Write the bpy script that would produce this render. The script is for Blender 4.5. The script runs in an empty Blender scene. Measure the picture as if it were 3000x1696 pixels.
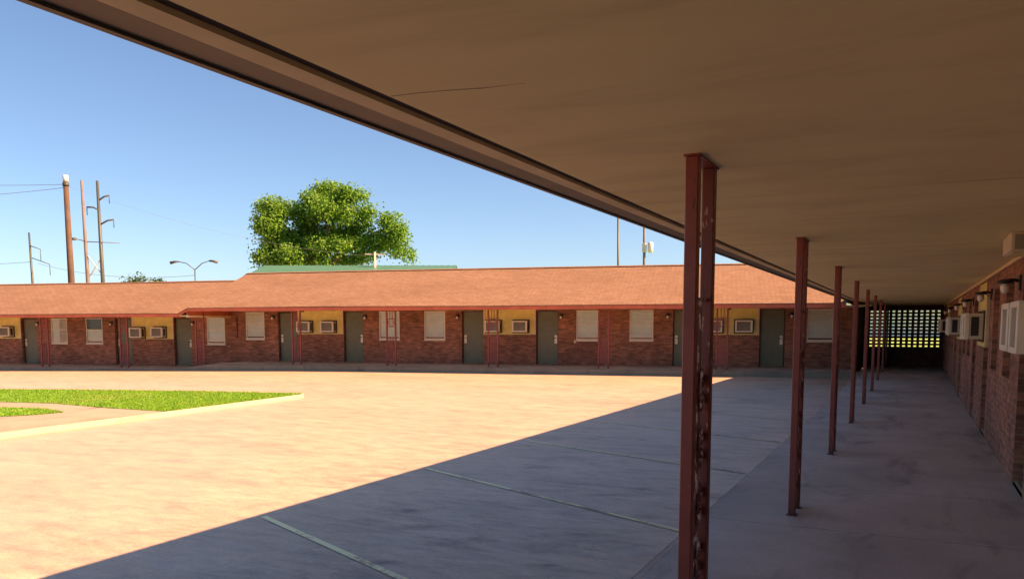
import bpy, math, random
from math import sin, cos, pi, radians, sqrt, atan2
from mathutils import Matrix, Vector

random.seed(7)
S = bpy.context.scene
COL = S.collection

# ------------------------------------------------------------------ camera, sky, sun, exposure
CAM_H = 1.6217
YAW, PITCH, ROLL = 0.46407, -0.09407, -0.00082
fw = Vector((-sin(YAW) * cos(PITCH), cos(YAW) * cos(PITCH), sin(PITCH)))
rt0 = Vector((cos(YAW), sin(YAW), 0)); up0 = rt0.cross(fw)
rt = cos(ROLL) * rt0 + sin(ROLL) * up0
up = -sin(ROLL) * rt0 + cos(ROLL) * up0
cam = bpy.data.cameras.new('camera'); co = bpy.data.objects.new('camera', cam); COL.objects.link(co)
co.matrix_world = Matrix(((rt.x, up.x, -fw.x, 0), (rt.y, up.y, -fw.y, 0), (rt.z, up.z, -fw.z, CAM_H), (0, 0, 0, 1)))
cam.sensor_width = 36; cam.lens = 2343.47 / 3000 * 36
cam.shift_y = 327.05 / 3000
cam.clip_start = 0.05; cam.clip_end = 4000
S.camera = co

SUN = Vector((1.0, 0.27, 0.78)).normalized()
elev = math.asin(SUN.z); azim = atan2(SUN.x, SUN.y)
W = bpy.data.worlds.new("World"); S.world = W; W.use_nodes = True
nt = W.node_tree; bg = nt.nodes['Background']
sky = nt.nodes.new('ShaderNodeTexSky'); sky.sky_type = 'NISHITA'; sky.sun_disc = False
sky.sun_elevation = elev; sky.sun_rotation = azim
sky.air_density = 0.78; sky.dust_density = 1.0; sky.ozone_density = 2.2; sky.altitude = 200
nt.links.new(sky.outputs[0], bg.inputs[0]); bg.inputs[1].default_value = 0.05
sl = bpy.data.lights.new('sun', 'SUN'); sl.energy = 5.0; sl.angle = radians(0.5); sl.color = (1.0, 0.56, 0.30)
so = bpy.data.objects.new('sun', sl); COL.objects.link(so)
so.rotation_euler = SUN.to_track_quat('Z', 'Y').to_euler(); so.location = (30, 8, 40)
S.view_settings.view_transform = 'Standard'; S.view_settings.look = 'None'
S.view_settings.exposure = 1.9; S.view_settings.gamma = 1.0; S.view_settings.use_curve_mapping = False
S.cycles.max_bounces = 8; S.cycles.diffuse_bounces = 6; S.cycles.transparent_max_bounces = 12
S.cycles.caustics_reflective = False; S.cycles.caustics_refractive = False
S.cycles.sample_clamp_indirect = 6
S.cycles.use_denoising = True

# ------------------------------------------------------------------ frames
PSI = 0.21425
FAR, NEAR, WORLD = PSI, -pi / 2, 0.0
def fr(rot, a, b, z=0.0):
    return Vector((a * cos(rot) - b * sin(rot), a * sin(rot) + b * cos(rot), z))

# ------------------------------------------------------------------ materials
def nodes(name):
    m = bpy.data.materials.new(name); m.use_nodes = True
    t = m.node_tree; b = t.nodes['Principled BSDF']
    return m, t, b
def N(t, kind, **kw):
    n = t.nodes.new(kind)
    for k, v in kw.items():
        if hasattr(n, k): setattr(n, k, v)
        else: n.inputs[k.replace('_', ' ')].default_value = v
    return n
def L(t, a, b): t.links.new(a, b)
def c4(c): return (c[0], c[1], c[2], 1)
def ramp(t, fac, stops):
    r = t.nodes.new('ShaderNodeValToRGB')
    e = r.color_ramp.elements
    while len(e) < len(stops): e.new(0.5)
    for k, (p, c) in enumerate(stops):
        e[k].position = p; e[k].color = c4(c) if len(c) == 3 else c
    L(t, fac, r.inputs[0]); return r.outputs[0]
def mix(t, fac, a, b, mode='MIX'):
    m = t.nodes.new('ShaderNodeMix'); m.data_type = 'RGBA'; m.blend_type = mode
    for sock, v in ((m.inputs['Factor'], fac), (m.inputs['A'], a), (m.inputs['B'], b)):
        pass
    ins = [m.inputs[0], m.inputs[6], m.inputs[7]]
    for s, v in zip(ins, (fac, a, b)):
        if isinstance(v, (int, float)): s.default_value = v
        elif isinstance(v, (tuple, list)): s.default_value = c4(v)
        else: L(t, v, s)
    return m.outputs[2]
def coords(t, kind='Object', scale=(1, 1, 1)):
    tc = t.nodes.new('ShaderNodeTexCoord'); mp = t.nodes.new('ShaderNodeMapping')
    mp.inputs['Scale'].default_value = scale
    L(t, tc.outputs[kind], mp.inputs[0]); return mp.outputs[0]
def noise(t, vec, scale, detail=4, rough=0.55, dist=0.0):
    n = t.nodes.new('ShaderNodeTexNoise'); n.inputs['Scale'].default_value = scale
    n.inputs['Detail'].default_value = detail; n.inputs['Roughness'].default_value = rough
    n.inputs['Distortion'].default_value = dist
    L(t, vec, n.inputs['Vector']); return n.outputs[0]
def bump(t, b, h, strength=0.3, dist=0.01):
    n = t.nodes.new('ShaderNodeBump'); n.inputs['Strength'].default_value = strength
    n.inputs['Distance'].default_value = dist; L(t, h, n.inputs['Height']); L(t, n.outputs[0], b.inputs['Normal'])

def paint(name, col, rough=0.55, var=0.25, scale=3.0, metal=0.0, bump_s=0.12):
    m, t, b = nodes(name)
    v = coords(t)
    n1 = noise(t, v, scale, 6, 0.6); n2 = noise(t, v, scale * 9, 3)
    lo = tuple(c * (1 - var) for c in col); hi = tuple(min(1, c * (1 + var)) for c in col)
    c = ramp(t, n1, [(0.3, lo), (0.7, hi)])
    L(t, c, b.inputs['Base Color']); b.inputs['Roughness'].default_value = rough
    b.inputs['Metallic'].default_value = metal
    if bump_s: bump(t, b, n2, bump_s, 0.004)
    return m

def brick_mat(name, c1, c2, mortar, w=0.21, h=0.072):
    m, t, b = nodes(name)
    v = coords(t, 'UV'); ov = coords(t)
    br = t.nodes.new('ShaderNodeTexBrick'); L(t, v, br.inputs['Vector'])
    br.inputs['Scale'].default_value = 1.0; br.inputs['Brick Width'].default_value = w
    br.inputs['Row Height'].default_value = h; br.inputs['Mortar Size'].default_value = 0.006
    br.inputs['Mortar Smooth'].default_value = 0.2; br.inputs['Bias'].default_value = 0.0
    br.inputs['Color1'].default_value = c4(c1); br.inputs['Color2'].default_value = c4(c2)
    br.inputs['Mortar'].default_value = c4(mortar)
    big = noise(t, ov, 0.8, 5, 0.6)
    stain = ramp(t, big, [(0.35, (0.72, 0.68, 0.66)), (0.65, (1.18, 1.12, 1.05))])
    c = mix(t, 1.0, br.outputs[0], stain, 'MULTIPLY')
    mid = noise(t, coords(t, 'UV', (2.2, 9.0, 1)), 1.6, 3)
    c = mix(t, 1.0, c, ramp(t, mid, [(0.34, (0.62, 0.6, 0.6)), (0.66, (1.36, 1.26, 1.18))]), 'MULTIPLY')
    L(t, c, b.inputs['Base Color']); b.inputs['Roughness'].default_value = 0.85
    inv = t.nodes.new('ShaderNodeMath'); inv.operation = 'SUBTRACT'; inv.inputs[0].default_value = 1
    L(t, br.outputs['Fac'], inv.inputs[1]); bump(t, b, inv.outputs[0], 0.6, 0.006)
    return m

def shingle_mat(name):
    m, t, b = nodes(name)
    v = coords(t, 'UV')
    br = t.nodes.new('ShaderNodeTexBrick'); L(t, v, br.inputs['Vector'])
    br.inputs['Scale'].default_value = 1.0; br.inputs['Brick Width'].default_value = 0.30
    br.inputs['Row Height'].default_value = 0.14; br.inputs['Mortar Size'].default_value = 0.008
    br.inputs['Color1'].default_value = c4((0.232, 0.145, 0.086)); br.inputs['Color2'].default_value = c4((0.19, 0.112, 0.064))
    br.inputs['Mortar'].default_value = c4((0.125, 0.068, 0.042))
    n = noise(t, coords(t, 'UV', (3.2, 2.2, 1)), 2.4, 8, 0.75)
    c = mix(t, 1.0, br.outputs[0], ramp(t, n, [(0.30, (0.80, 0.76, 0.72)), (0.70, (1.22, 1.22, 1.24))]), 'MULTIPLY')
    n2 = noise(t, coords(t, 'UV', (0.25, 0.5, 1)), 1.0, 3)
    c = mix(t, 1.0, c, ramp(t, n2, [(0.35, (0.93, 0.9, 0.86)), (0.65, (1.06, 1.06, 1.08))]), 'MULTIPLY')
    L(t, c, b.inputs['Base Color']); b.inputs['Roughness'].default_value = 0.95
    bump(t, b, noise(t, v, 60, 2), 0.5, 0.01)
    return m

def asphalt_mat(name):
    m, t, b = nodes(name)
    v = coords(t)
    big = noise(t, coords(t, 'Object', (0.45, 0.8, 1)), 0.55, 6, 0.62, 0.4)
    c = ramp(t, big, [(0.30, (0.46, 0.340, 0.242)), (0.5, (0.51, 0.380, 0.272)), (0.72, (0.545, 0.41, 0.297))])
    # dark oil stains and tyre rubs in the parking bays
    st = noise(t, coords(t, 'Object', (0.5, 1.25, 1)), 0.9, 5, 0.6, 0.8)
    c = mix(t, 1.0, c, ramp(t, st, [(0.28, (0.84, 0.84, 0.84)), (0.42, (0.96, 0.96, 0.96)), (0.7, (1.03, 1.03, 1.03))]), 'MULTIPLY')
    # pale washed-out patches
    pl = noise(t, coords(t, 'Object', (0.7, 0.35, 1)), 0.5, 7, 0.7, 0.5)
    c = mix(t, ramp(t, pl, [(0.60, (0, 0, 0)), (0.78, (0.75, 0.75, 0.75))]), c, (0.54, 0.45, 0.35))
    fine = noise(t, v, 42, 4, 0.7)
    c = mix(t, 1.0, c, ramp(t, fine, [(0.25, (0.80, 0.80, 0.80)), (0.75, (1.17, 1.17, 1.17))]), 'MULTIPLY')
    # hairline cracks
    warp = t.nodes.new('ShaderNodeTexNoise'); warp.inputs['Scale'].default_value = 1.1; warp.inputs['Detail'].default_value = 5
    L(t, v, warp.inputs['Vector'])
    add = t.nodes.new('ShaderNodeVectorMath'); add.operation = 'MULTIPLY_ADD'
    L(t, warp.outputs['Color'], add.inputs[0]); add.inputs[1].default_value = (1.2, 1.2, 0); L(t, v, add.inputs[2])
    vo = t.nodes.new('ShaderNodeTexVoronoi'); vo.feature = 'DISTANCE_TO_EDGE'; vo.inputs['Scale'].default_value = 0.24
    L(t, add.outputs[0], vo.inputs['Vector'])
    cr = ramp(t, vo.outputs['Distance'], [(0.0, (0.72, 0.72, 0.72)), (0.003, (1, 1, 1))])
    c = mix(t, 0.6, c, cr, 'MULTIPLY')
    md = noise(t, coords(t, 'Object', (0.8, 1.9, 1)), 2.6, 6, 0.68, 0.3)
    c = mix(t, 1.0, c, ramp(t, md, [(0.28, (0.80, 0.80, 0.80)), (0.5, (1.0, 1.0, 1.0)), (0.74, (1.12, 1.12, 1.12))]), 'MULTIPLY')
    # oil and rubber streaks, contrast painted stronger over the shaded strip than in sun
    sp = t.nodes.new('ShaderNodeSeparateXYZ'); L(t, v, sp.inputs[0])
    shade_zone = t.nodes.new('ShaderNodeMapRange'); shade_zone.inputs[1].default_value = -8.5; shade_zone.inputs[2].default_value = -3.4; L(t, sp.outputs[0], shade_zone.inputs[0])
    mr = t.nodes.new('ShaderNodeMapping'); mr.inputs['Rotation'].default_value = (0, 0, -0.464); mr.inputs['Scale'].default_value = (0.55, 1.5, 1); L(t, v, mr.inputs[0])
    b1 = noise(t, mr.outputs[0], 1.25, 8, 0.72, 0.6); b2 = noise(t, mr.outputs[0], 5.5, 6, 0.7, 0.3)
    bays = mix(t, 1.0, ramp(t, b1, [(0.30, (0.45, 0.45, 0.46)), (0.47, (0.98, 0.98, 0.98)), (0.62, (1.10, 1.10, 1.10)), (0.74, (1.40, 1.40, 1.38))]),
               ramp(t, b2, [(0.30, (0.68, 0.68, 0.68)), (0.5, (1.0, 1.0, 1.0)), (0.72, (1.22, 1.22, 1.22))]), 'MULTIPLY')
    c = mix(t, shade_zone.outputs[0], c, mix(t, 1.0, c, bays, 'MULTIPLY'))
    # oil drips, rubber and pale scuffs, each with a place of its own
    mp = t.nodes.new('ShaderNodeMapping'); mp.inputs['Rotation'].default_value = (0, 0, -0.464); L(t, v, mp.inputs[0])
    def spots(lst, noise_k):
        cur = None
        for x, y, ru, rv in lst:
            u0, v0 = x * cos(0.464) + y * sin(0.464), -x * sin(0.464) + y * cos(0.464)
            a = t.nodes.new('ShaderNodeVectorMath'); a.operation = 'SUBTRACT'; L(t, mp.outputs[0], a.inputs[0]); a.inputs[1].default_value = (u0, v0, 0)
            q = t.nodes.new('ShaderNodeVectorMath'); q.operation = 'MULTIPLY'; L(t, a.outputs[0], q.inputs[0]); q.inputs[1].default_value = (1 / ru, 1 / rv, 0)
            l = t.nodes.new('ShaderNodeVectorMath'); l.operation = 'LENGTH'; L(t, q.outputs[0], l.inputs[0])
            if cur is None: cur = l.outputs['Value']
            else:
                m_ = t.nodes.new('ShaderNodeMath'); m_.operation = 'MINIMUM'; L(t, cur, m_.inputs[0]); L(t, l.outputs['Value'], m_.inputs[1]); cur = m_.outputs[0]
        k = t.nodes.new('ShaderNodeMath'); k.operation = 'MULTIPLY_ADD'; L(t, noise(t, v, 7, 6, 0.75), k.inputs[0]); k.inputs[1].default_value = noise_k; L(t, cur, k.inputs[2])
        h = t.nodes.new('ShaderNodeMath'); h.operation = 'MULTIPLY'; L(t, k.outputs[0], h.inputs[0]); h.inputs[1].default_value = 0.4
        return h.outputs[0]
    dk = spots([(-2.95, 5.26, .30, .16), (-3.95, 5.85, .24, .15), (-3.22, 4.47, .2, .1), (-3.21, 18.0, .6, .5), (-4.1, 10.8, .22, .15), (-3.46, 11.1, .16, .16), (-3.48, 5.47, .26, .12), (-1.8, 5.67, .04, .04), (-2.2, 4.9, .22, .08), (-3.9, 8.3, .3, .1), (-2.4, 7.7, .26, .1), (-3.3, 21.5, .5, .4)], 2.4)
    c = mix(t, 1.0, c, ramp(t, dk, [(0.42, (0.40, 0.40, 0.41)), (0.78, (1, 1, 1))]), 'MULTIPLY')
    lt = spots([(-5.65, 3.98, .13, .16), (-5.49, 4.34, .12, .14), (-9.47, 6.37, .22, .2), (-6.33, 5.86, .24, .12), (-2.31, 15.0, .5, .26), (-3.21, 8.91, .14, .07), (-3.87, 12.6, .5, .3), (-5.8, 3.57, .2, .14), (-2.13, 9.58, .2, .1), (-3.0, 13.6, .5, .16), (-2.5, 16.8, .6, .3), (-8.2, 9.6, .4, .2)], 3.2)
    c = mix(t, ramp(t, lt, [(0.30, (0.62, 0.62, 0.62)), (0.80, (0, 0, 0))]), c, (0.66, 0.56, 0.45))
    L(t, c, b.inputs['Base Color'])
    L(t, ramp(t, md, [(0.3, (0.34, 0.34, 0.34)), (0.7, (0.56, 0.56, 0.56))]), b.inputs['Roughness'])
    bump(t, b, fine, 0.35, 0.006)
    return m

def concrete_mat(name, col, stain=0.35, joints=None):
    m, t, b = nodes(name)
    v = coords(t)
    n1 = noise(t, v, 0.9, 6, 0.62, 0.3); n2 = noise(t, v, 35, 4, 0.7)
    lo = tuple(x * (1 - stain) for x in col); hi = tuple(x * (1 + stain * 0.6) for x in col)
    c = ramp(t, n1, [(0.3, lo), (0.7, hi)])
    n3 = noise(t, coords(t, 'Object', (2.2, 0.7, 1)), 0.8, 5, 0.65, 0.7)
    c = mix(t, 1.0, c, ramp(t, n3, [(0.28, (0.55, 0.54, 0.53)), (0.45, (1, 1, 1))]), 'MULTIPLY')
    sp = noise(t, v, 11, 2, 0.5)
    c = mix(t, ramp(t, sp, [(0.72, (0, 0, 0)), (0.80, (0.5, 0.5, 0.5))]), c, (0.42, 0.39, 0.36))
    c = mix(t, 1.0, c, ramp(t, n2, [(0.25, (0.86, 0.86, 0.86)), (0.75, (1.12, 1.12, 1.12))]), 'MULTIPLY')
    if joints:
        sx = t.nodes.new('ShaderNodeSeparateXYZ'); L(t, v, sx.inputs[0])
        def mth(op, a, b2):
            q = t.nodes.new('ShaderNodeMath'); q.operation = op
            for s_, w_ in zip(q.inputs, (a, b2)):
                if isinstance(w_, (int, float)): s_.default_value = w_
                else: L(t, w_, s_)
            return q.outputs[0]
        ph = mth('PINGPONG', mth('ADD', mth('SUBTRACT', sx.outputs[1], joints[0]), mth('MULTIPLY', noise(t, v, 3, 4), 0.02)), joints[1])
        c = mix(t, mth('MULTIPLY', mth('LESS_THAN', ph, 0.008), 0.75), c, tuple(x * 0.35 for x in col))
        c = mix(t, mth('MULTIPLY', mth('LESS_THAN', ph, 0.05), ramp(t, noise(t, v, 6, 4), [(0.5, (0, 0, 0)), (0.7, (0.35, 0.35, 0.35))])), c, tuple(min(1, x * 1.3) for x in col))
    L(t, c, b.inputs['Base Color']); b.inputs['Roughness'].default_value = 0.8
    bump(t, b, n2, 0.25, 0.004)
    return m

def soffit_mat(name):
    m, t, b = nodes(name)
    v = coords(t)
    n1 = noise(t, v, 0.7, 5, 0.6, 0.5)
    n2 = noise(t, coords(t, 'Object', (2.4, 0.5, 1)), 1.4, 6, 0.7, 0.8)
    c = ramp(t, n1, [(0.3, (0.72, 0.655, 0.375)), (0.7, (0.79, 0.735, 0.435))])
    c = mix(t, 1.0, c, ramp(t, n2, [(0.28, (0.86, 0.85, 0.83)), (0.5, (1.0, 1.0, 1.0)), (0.72, (1.05, 1.05, 1.04))]), 'MULTIPLY')
    fine = noise(t, v, 90, 3, 0.6)
    sx = t.nodes.new('ShaderNodeSeparateXYZ'); L(t, v, sx.inputs[0])
    def mth(op, a, b2):
        q = t.nodes.new('ShaderNodeMath'); q.operation = op
        for s_, w_ in zip(q.inputs, (a, b2)):
            if isinstance(w_, (int, float)): s_.default_value = w_
            else: L(t, w_, s_)
        return q.outputs[0]
    ph = mth('PINGPONG', mth('ADD', sx.outputs[0], mth('MULTIPLY', n1, 0.05)), 1.8175)
    jn = mth('MULTIPLY', mth('LESS_THAN', ph, 0.012), ramp(t, noise(t, v, 0.9, 2), [(0.36, (0, 0, 0)), (0.6, (0.8, 0.8, 0.8))]))
    c = mix(t, jn, c, (0.30, 0.23, 0.16))
    L(t, c, b.inputs['Base Color']); b.inputs['Roughness'].default_value = 0.8
    mx = t.nodes.new('ShaderNodeMath'); mx.operation = 'ADD'; L(t, n2, mx.inputs[0]); L(t, fine, mx.inputs[1])
    bump(t, b, mx.outputs[0], 0.09, 0.008)
    return m

def rust_paint(name, lo=(0.185, 0.037, 0.027), hi=(0.25, 0.053, 0.038), chip=0.73, cs=48):
    m, t, b = nodes(name)
    v = coords(t)
    n1 = noise(t, coords(t, 'Object', (1, 1, 0.22)), 22, 5, 0.7)
    n2 = noise(t, v, 5, 4)
    c = ramp(t, n2, [(0.3, lo), (0.7, hi)])
    c = mix(t, ramp(t, n1, [(0.62, (0, 0, 0)), (0.68, (1, 1, 1))]), c, (0.055, 0.024, 0.018))
    c = mix(t, ramp(t, noise(t, coords(t, 'Object', (1, 1, 0.35)), cs, 3, 0.6), [(chip, (0, 0, 0)), (chip + 0.04, (0.85, 0.85, 0.85))]), c, (0.52, 0.38, 0.32))
    sz = t.nodes.new('ShaderNodeSeparateXYZ'); L(t, v, sz.inputs[0])
    wz = t.nodes.new('ShaderNodeMath'); wz.operation = 'MULTIPLY_ADD'; L(t, noise(t, v, 30, 4), wz.inputs[0]); wz.inputs[1].default_value = 0.14; L(t, sz.outputs[2], wz.inputs[2])
    c = mix(t, ramp(t, wz.outputs[0], [(0.10, (0.8, 0.8, 0.8)), (0.17, (0, 0, 0))]), c, (0.06, 0.025, 0.016))
    L(t, c, b.inputs['Base Color']); b.inputs['Roughness'].default_value = 0.42
    bump(t, b, n1, 0.25, 0.003)
    return m

def leaf_mat(name, a, b_, c_, dry=None):
    m, t, b = nodes(name)
    g = t.nodes.new('ShaderNodeNewGeometry')
    c = ramp(t, g.outputs['Random Per Island'], [(0.0, a), (0.55, b_), (1.0, c_)])
    if dry:
        dn = noise(t, coords(t), 0.55, 5, 0.65, 0.5)
        c = mix(t, ramp(t, dn, [(0.5, (0, 0, 0)), (0.72, (0.75, 0.75, 0.75))]), c, dry)
    L(t, c, b.inputs['Base Color']); b.inputs['Roughness'].default_value = 0.55
    tr = t.nodes.new('ShaderNodeBsdfTranslucent'); L(t, c, tr.inputs[0])
    ms = t.nodes.new('ShaderNodeMixShader'); ms.inputs[0].default_value = 0.5
    L(t, b.outputs[0], ms.inputs[1]); L(t, tr.outputs[0], ms.inputs[2])
    L(t, ms.outputs[0], t.nodes['Material Output'].inputs[0])
    return m

def glass_mat(name):
    m, t, b = nodes(name)
    tr = t.nodes.new('ShaderNodeBsdfTransparent'); gl = t.nodes.new('ShaderNodeBsdfGlossy')
    tr.inputs[0].default_value = (0.93, 0.95, 0.94, 1); gl.inputs['Roughness'].default_value = 0.03
    g_ = t.nodes.new('ShaderNodeNewGeometry'); dt = t.nodes.new('ShaderNodeVectorMath'); dt.operation = 'DOT_PRODUCT'
    L(t, g_.outputs['Normal'], dt.inputs[0]); L(t, g_.outputs['Incoming'], dt.inputs[1])
    def mth(op, a, b2=0.0):
        q = t.nodes.new('ShaderNodeMath'); q.operation = op
        for s_, w_ in zip(q.inputs, (a, b2)):
            if isinstance(w_, (int, float)): s_.default_value = w_
            else: L(t, w_, s_)
        return q.outputs[0]
    fz = mth('ADD', mth('MULTIPLY', mth('POWER', mth('SUBTRACT', 1.0, mth('ABSOLUTE', dt.outputs['Value'])), 5.0), 0.95), 0.035)
    ms = t.nodes.new('ShaderNodeMixShader'); L(t, fz, ms.inputs[0])
    L(t, tr.outputs[0], ms.inputs[1]); L(t, gl.outputs[0], ms.inputs[2])
    L(t, ms.outputs[0], t.nodes['Material Output'].inputs[0])
    return m

def worn_line_mat(name):
    m, t, b = nodes(name)
    v = coords(t, 'Object')
    n = noise(t, coords(t, 'Object', (1.0, 1.0, 1)), 14, 6, 0.8)
    n0 = noise(t, v, 1.4, 2)
    s = t.nodes.new('ShaderNodeMath'); s.operation = 'ADD'; L(t, n, s.inputs[0]); L(t, n0, s.inputs[1])
    k = ramp(t, s.outputs[0], [(0.84, (0, 0, 0)), (1.0, (0.95, 0.95, 0.95))])
    c = mix(t, k, (0.50, 0.37, 0.275), (0.95, 0.88, 0.50))
    L(t, c, b.inputs['Base Color']); b.inputs['Roughness'].default_value = 0.8
    return m

def blind_mat(name):
    m, t, b = nodes(name)
    w = t.nodes.new('ShaderNodeTexWave'); w.wave_type = 'BANDS'; w.bands_direction = 'Z'
    w.inputs['Scale'].default_value = 6.5; w.inputs['Distortion'].default_value = 0.4
    v = coords(t); L(t, v, w.inputs['Vector'])
    c = ramp(t, w.outputs[0], [(0.0, (0.80, 0.84, 0.84)), (0.5, (0.88, 0.91, 0.91))])
    c = mix(t, 1.0, c, ramp(t, noise(t, v, 2.0, 4), [(0.3, (0.86, 0.84, 0.8)), (0.7, (1.05, 1.05, 1.05))]), 'MULTIPLY')
    L(t, c, b.inputs['Base Color']); b.inputs['Roughness'].default_value = 0.7
    bump(t, b, w.outputs[0], 0.5, 0.01)
    return m

M = dict(
    brick=brick_mat('brown_red_brick', (0.34, 0.158, 0.106), (0.215, 0.100, 0.072), (0.28, 0.205, 0.155)),
    brick_shaded=brick_mat('shaded_brick', (0.12, 0.048, 0.036), (0.085, 0.036, 0.03), (0.12, 0.085, 0.07)),  # same brick darkened: shade of end wall and backlit screen in its colour
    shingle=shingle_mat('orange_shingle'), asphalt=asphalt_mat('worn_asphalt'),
    walk=concrete_mat('walk_concrete', (0.53, 0.485, 0.455), 0.24, (6.74, 0.909)), kerb=concrete_mat('kerb_concrete', (0.24, 0.21, 0.15), 0.3), walk2=concrete_mat('raised_walk_concrete', (0.40, 0.385, 0.34), 0.3),
    lip=concrete_mat('worn_lip', (0.56, 0.505, 0.45), 0.3), path=concrete_mat('pink_path', (0.37, 0.30, 0.215), 0.15), kerb_yellow=concrete_mat('yellow_kerb', (0.42, 0.385, 0.29), 0.12),
    soffit=soffit_mat('soffit_plaster'), board=paint('soffit_board', (0.62, 0.54, 0.35), 0.7, 0.15),
    gap=paint('trim_gap', (0.10, 0.06, 0.042), 0.8, 0.2), crack=paint('joint_crack', (0.36, 0.29, 0.18), 0.8, 0.3, 20), edge=paint('roof_edge_paint', (0.115, 0.095, 0.07), 0.6, 0.25),
    fascia=paint('red_fascia_paint', (0.48, 0.11, 0.046), 0.5, 0.22), rust=rust_paint('rusty_red_paint'),
    scroll=rust_paint('flaking_scroll_paint', (0.07, 0.02, 0.016), (0.12, 0.03, 0.024), 0.53, 26), post_dark=rust_paint('rusty_red_darker', (0.13, 0.03, 0.022), (0.19, 0.042, 0.03), 0.64, 30), red_iron=paint('red_iron_paint', (0.20, 0.046, 0.042), 0.5, 0.25),
    yellow=paint('mustard_panel', (0.72, 0.63, 0.22), 0.6, 0.14), tan=paint('tan_trim', (0.70, 0.54, 0.34), 0.6, 0.15),
    door=paint('grey_green_door', (0.135, 0.145, 0.092), 0.45, 0.15), jamb=paint('dark_jamb', (0.045, 0.022, 0.018), 0.6, 0.2),
    plate=paint('brushed_plate', (0.72, 0.68, 0.56), 0.35, 0.08, metal=0.1), black=paint('black_iron', (0.018, 0.016, 0.015), 0.45, 0.2),
    white=paint('white_metal', (0.72, 0.68, 0.58), 0.45, 0.08), beige=paint('beige_casing', (0.56, 0.50, 0.40), 0.5, 0.1),
    grille=paint('grey_grille', (0.23, 0.22, 0.19), 0.5, 0.15), dark=paint('dark_void', (0.03, 0.027, 0.025), 0.8, 0.2),
    sleeve=paint('brown_sleeve', (0.055, 0.03, 0.022), 0.6, 0.2), blind=blind_mat('white_blind'), glass=glass_mat('window_glass'),
    dusk_blind=paint('dark_glass_back', (0.085, 0.08, 0.05), 0.4, 0.2), jar=paint('milk_glass', (0.74, 0.70, 0.60), 0.2, 0.05),
    curtain=paint('tan_curtain', (0.55, 0.45, 0.33), 0.8, 0.25, 6),
    wood=paint('weathered_pole', (0.085, 0.055, 0.034), 0.85, 0.3, 2), wood_grey=paint('grey_pole', (0.14, 0.13, 0.13), 0.8, 0.2, 1),
    steel=paint('grey_steel', (0.055, 0.065, 0.05), 0.5, 0.2, 1), pale=paint('pale_galvanised', (0.55, 0.52, 0.48), 0.5, 0.1),
    whitewall=paint('white_cladding', (0.90, 0.86, 0.76), 0.5, 0.05), cap=paint('white_cap', (0.62, 0.62, 0.60), 0.5, 0.05), wire=paint('cable_black', (0.12, 0.12, 0.13), 0.6, 0.1),
    green_roof=paint('green_metal_roof', (0.07, 0.19, 0.135), 0.45, 0.12), cream=paint('cream_wall', (0.62, 0.52, 0.38), 0.7, 0.1),
    leaf=leaf_mat('leaf_green', (0.10, 0.22, 0.025), (0.165, 0.35, 0.03), (0.23, 0.44, 0.045)),
    leaf2=leaf_mat('leaf_dark', (0.03, 0.06, 0.012), (0.06, 0.12, 0.02), (0.09, 0.16, 0.03)),
    bark=paint('bark', (0.16, 0.125, 0.095), 0.9, 0.3, 2),
    blade=leaf_mat('grass_blade', (0.15, 0.32, 0.014), (0.20, 0.40, 0.018), (0.27, 0.47, 0.03), (0.33, 0.40, 0.06)),
    turf=paint('turf_soil', (0.13, 0.30, 0.02), 0.95, 0.35, 2.5), line=worn_line_mat('worn_yellow_line'),
    field=paint('mown_field', (0.22, 0.35, 0.065), 0.95, 0.3, 0.15), dirt=paint('pale_dirt', (0.33, 0.28, 0.22), 0.95, 0.2, 0.1),
)

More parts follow.
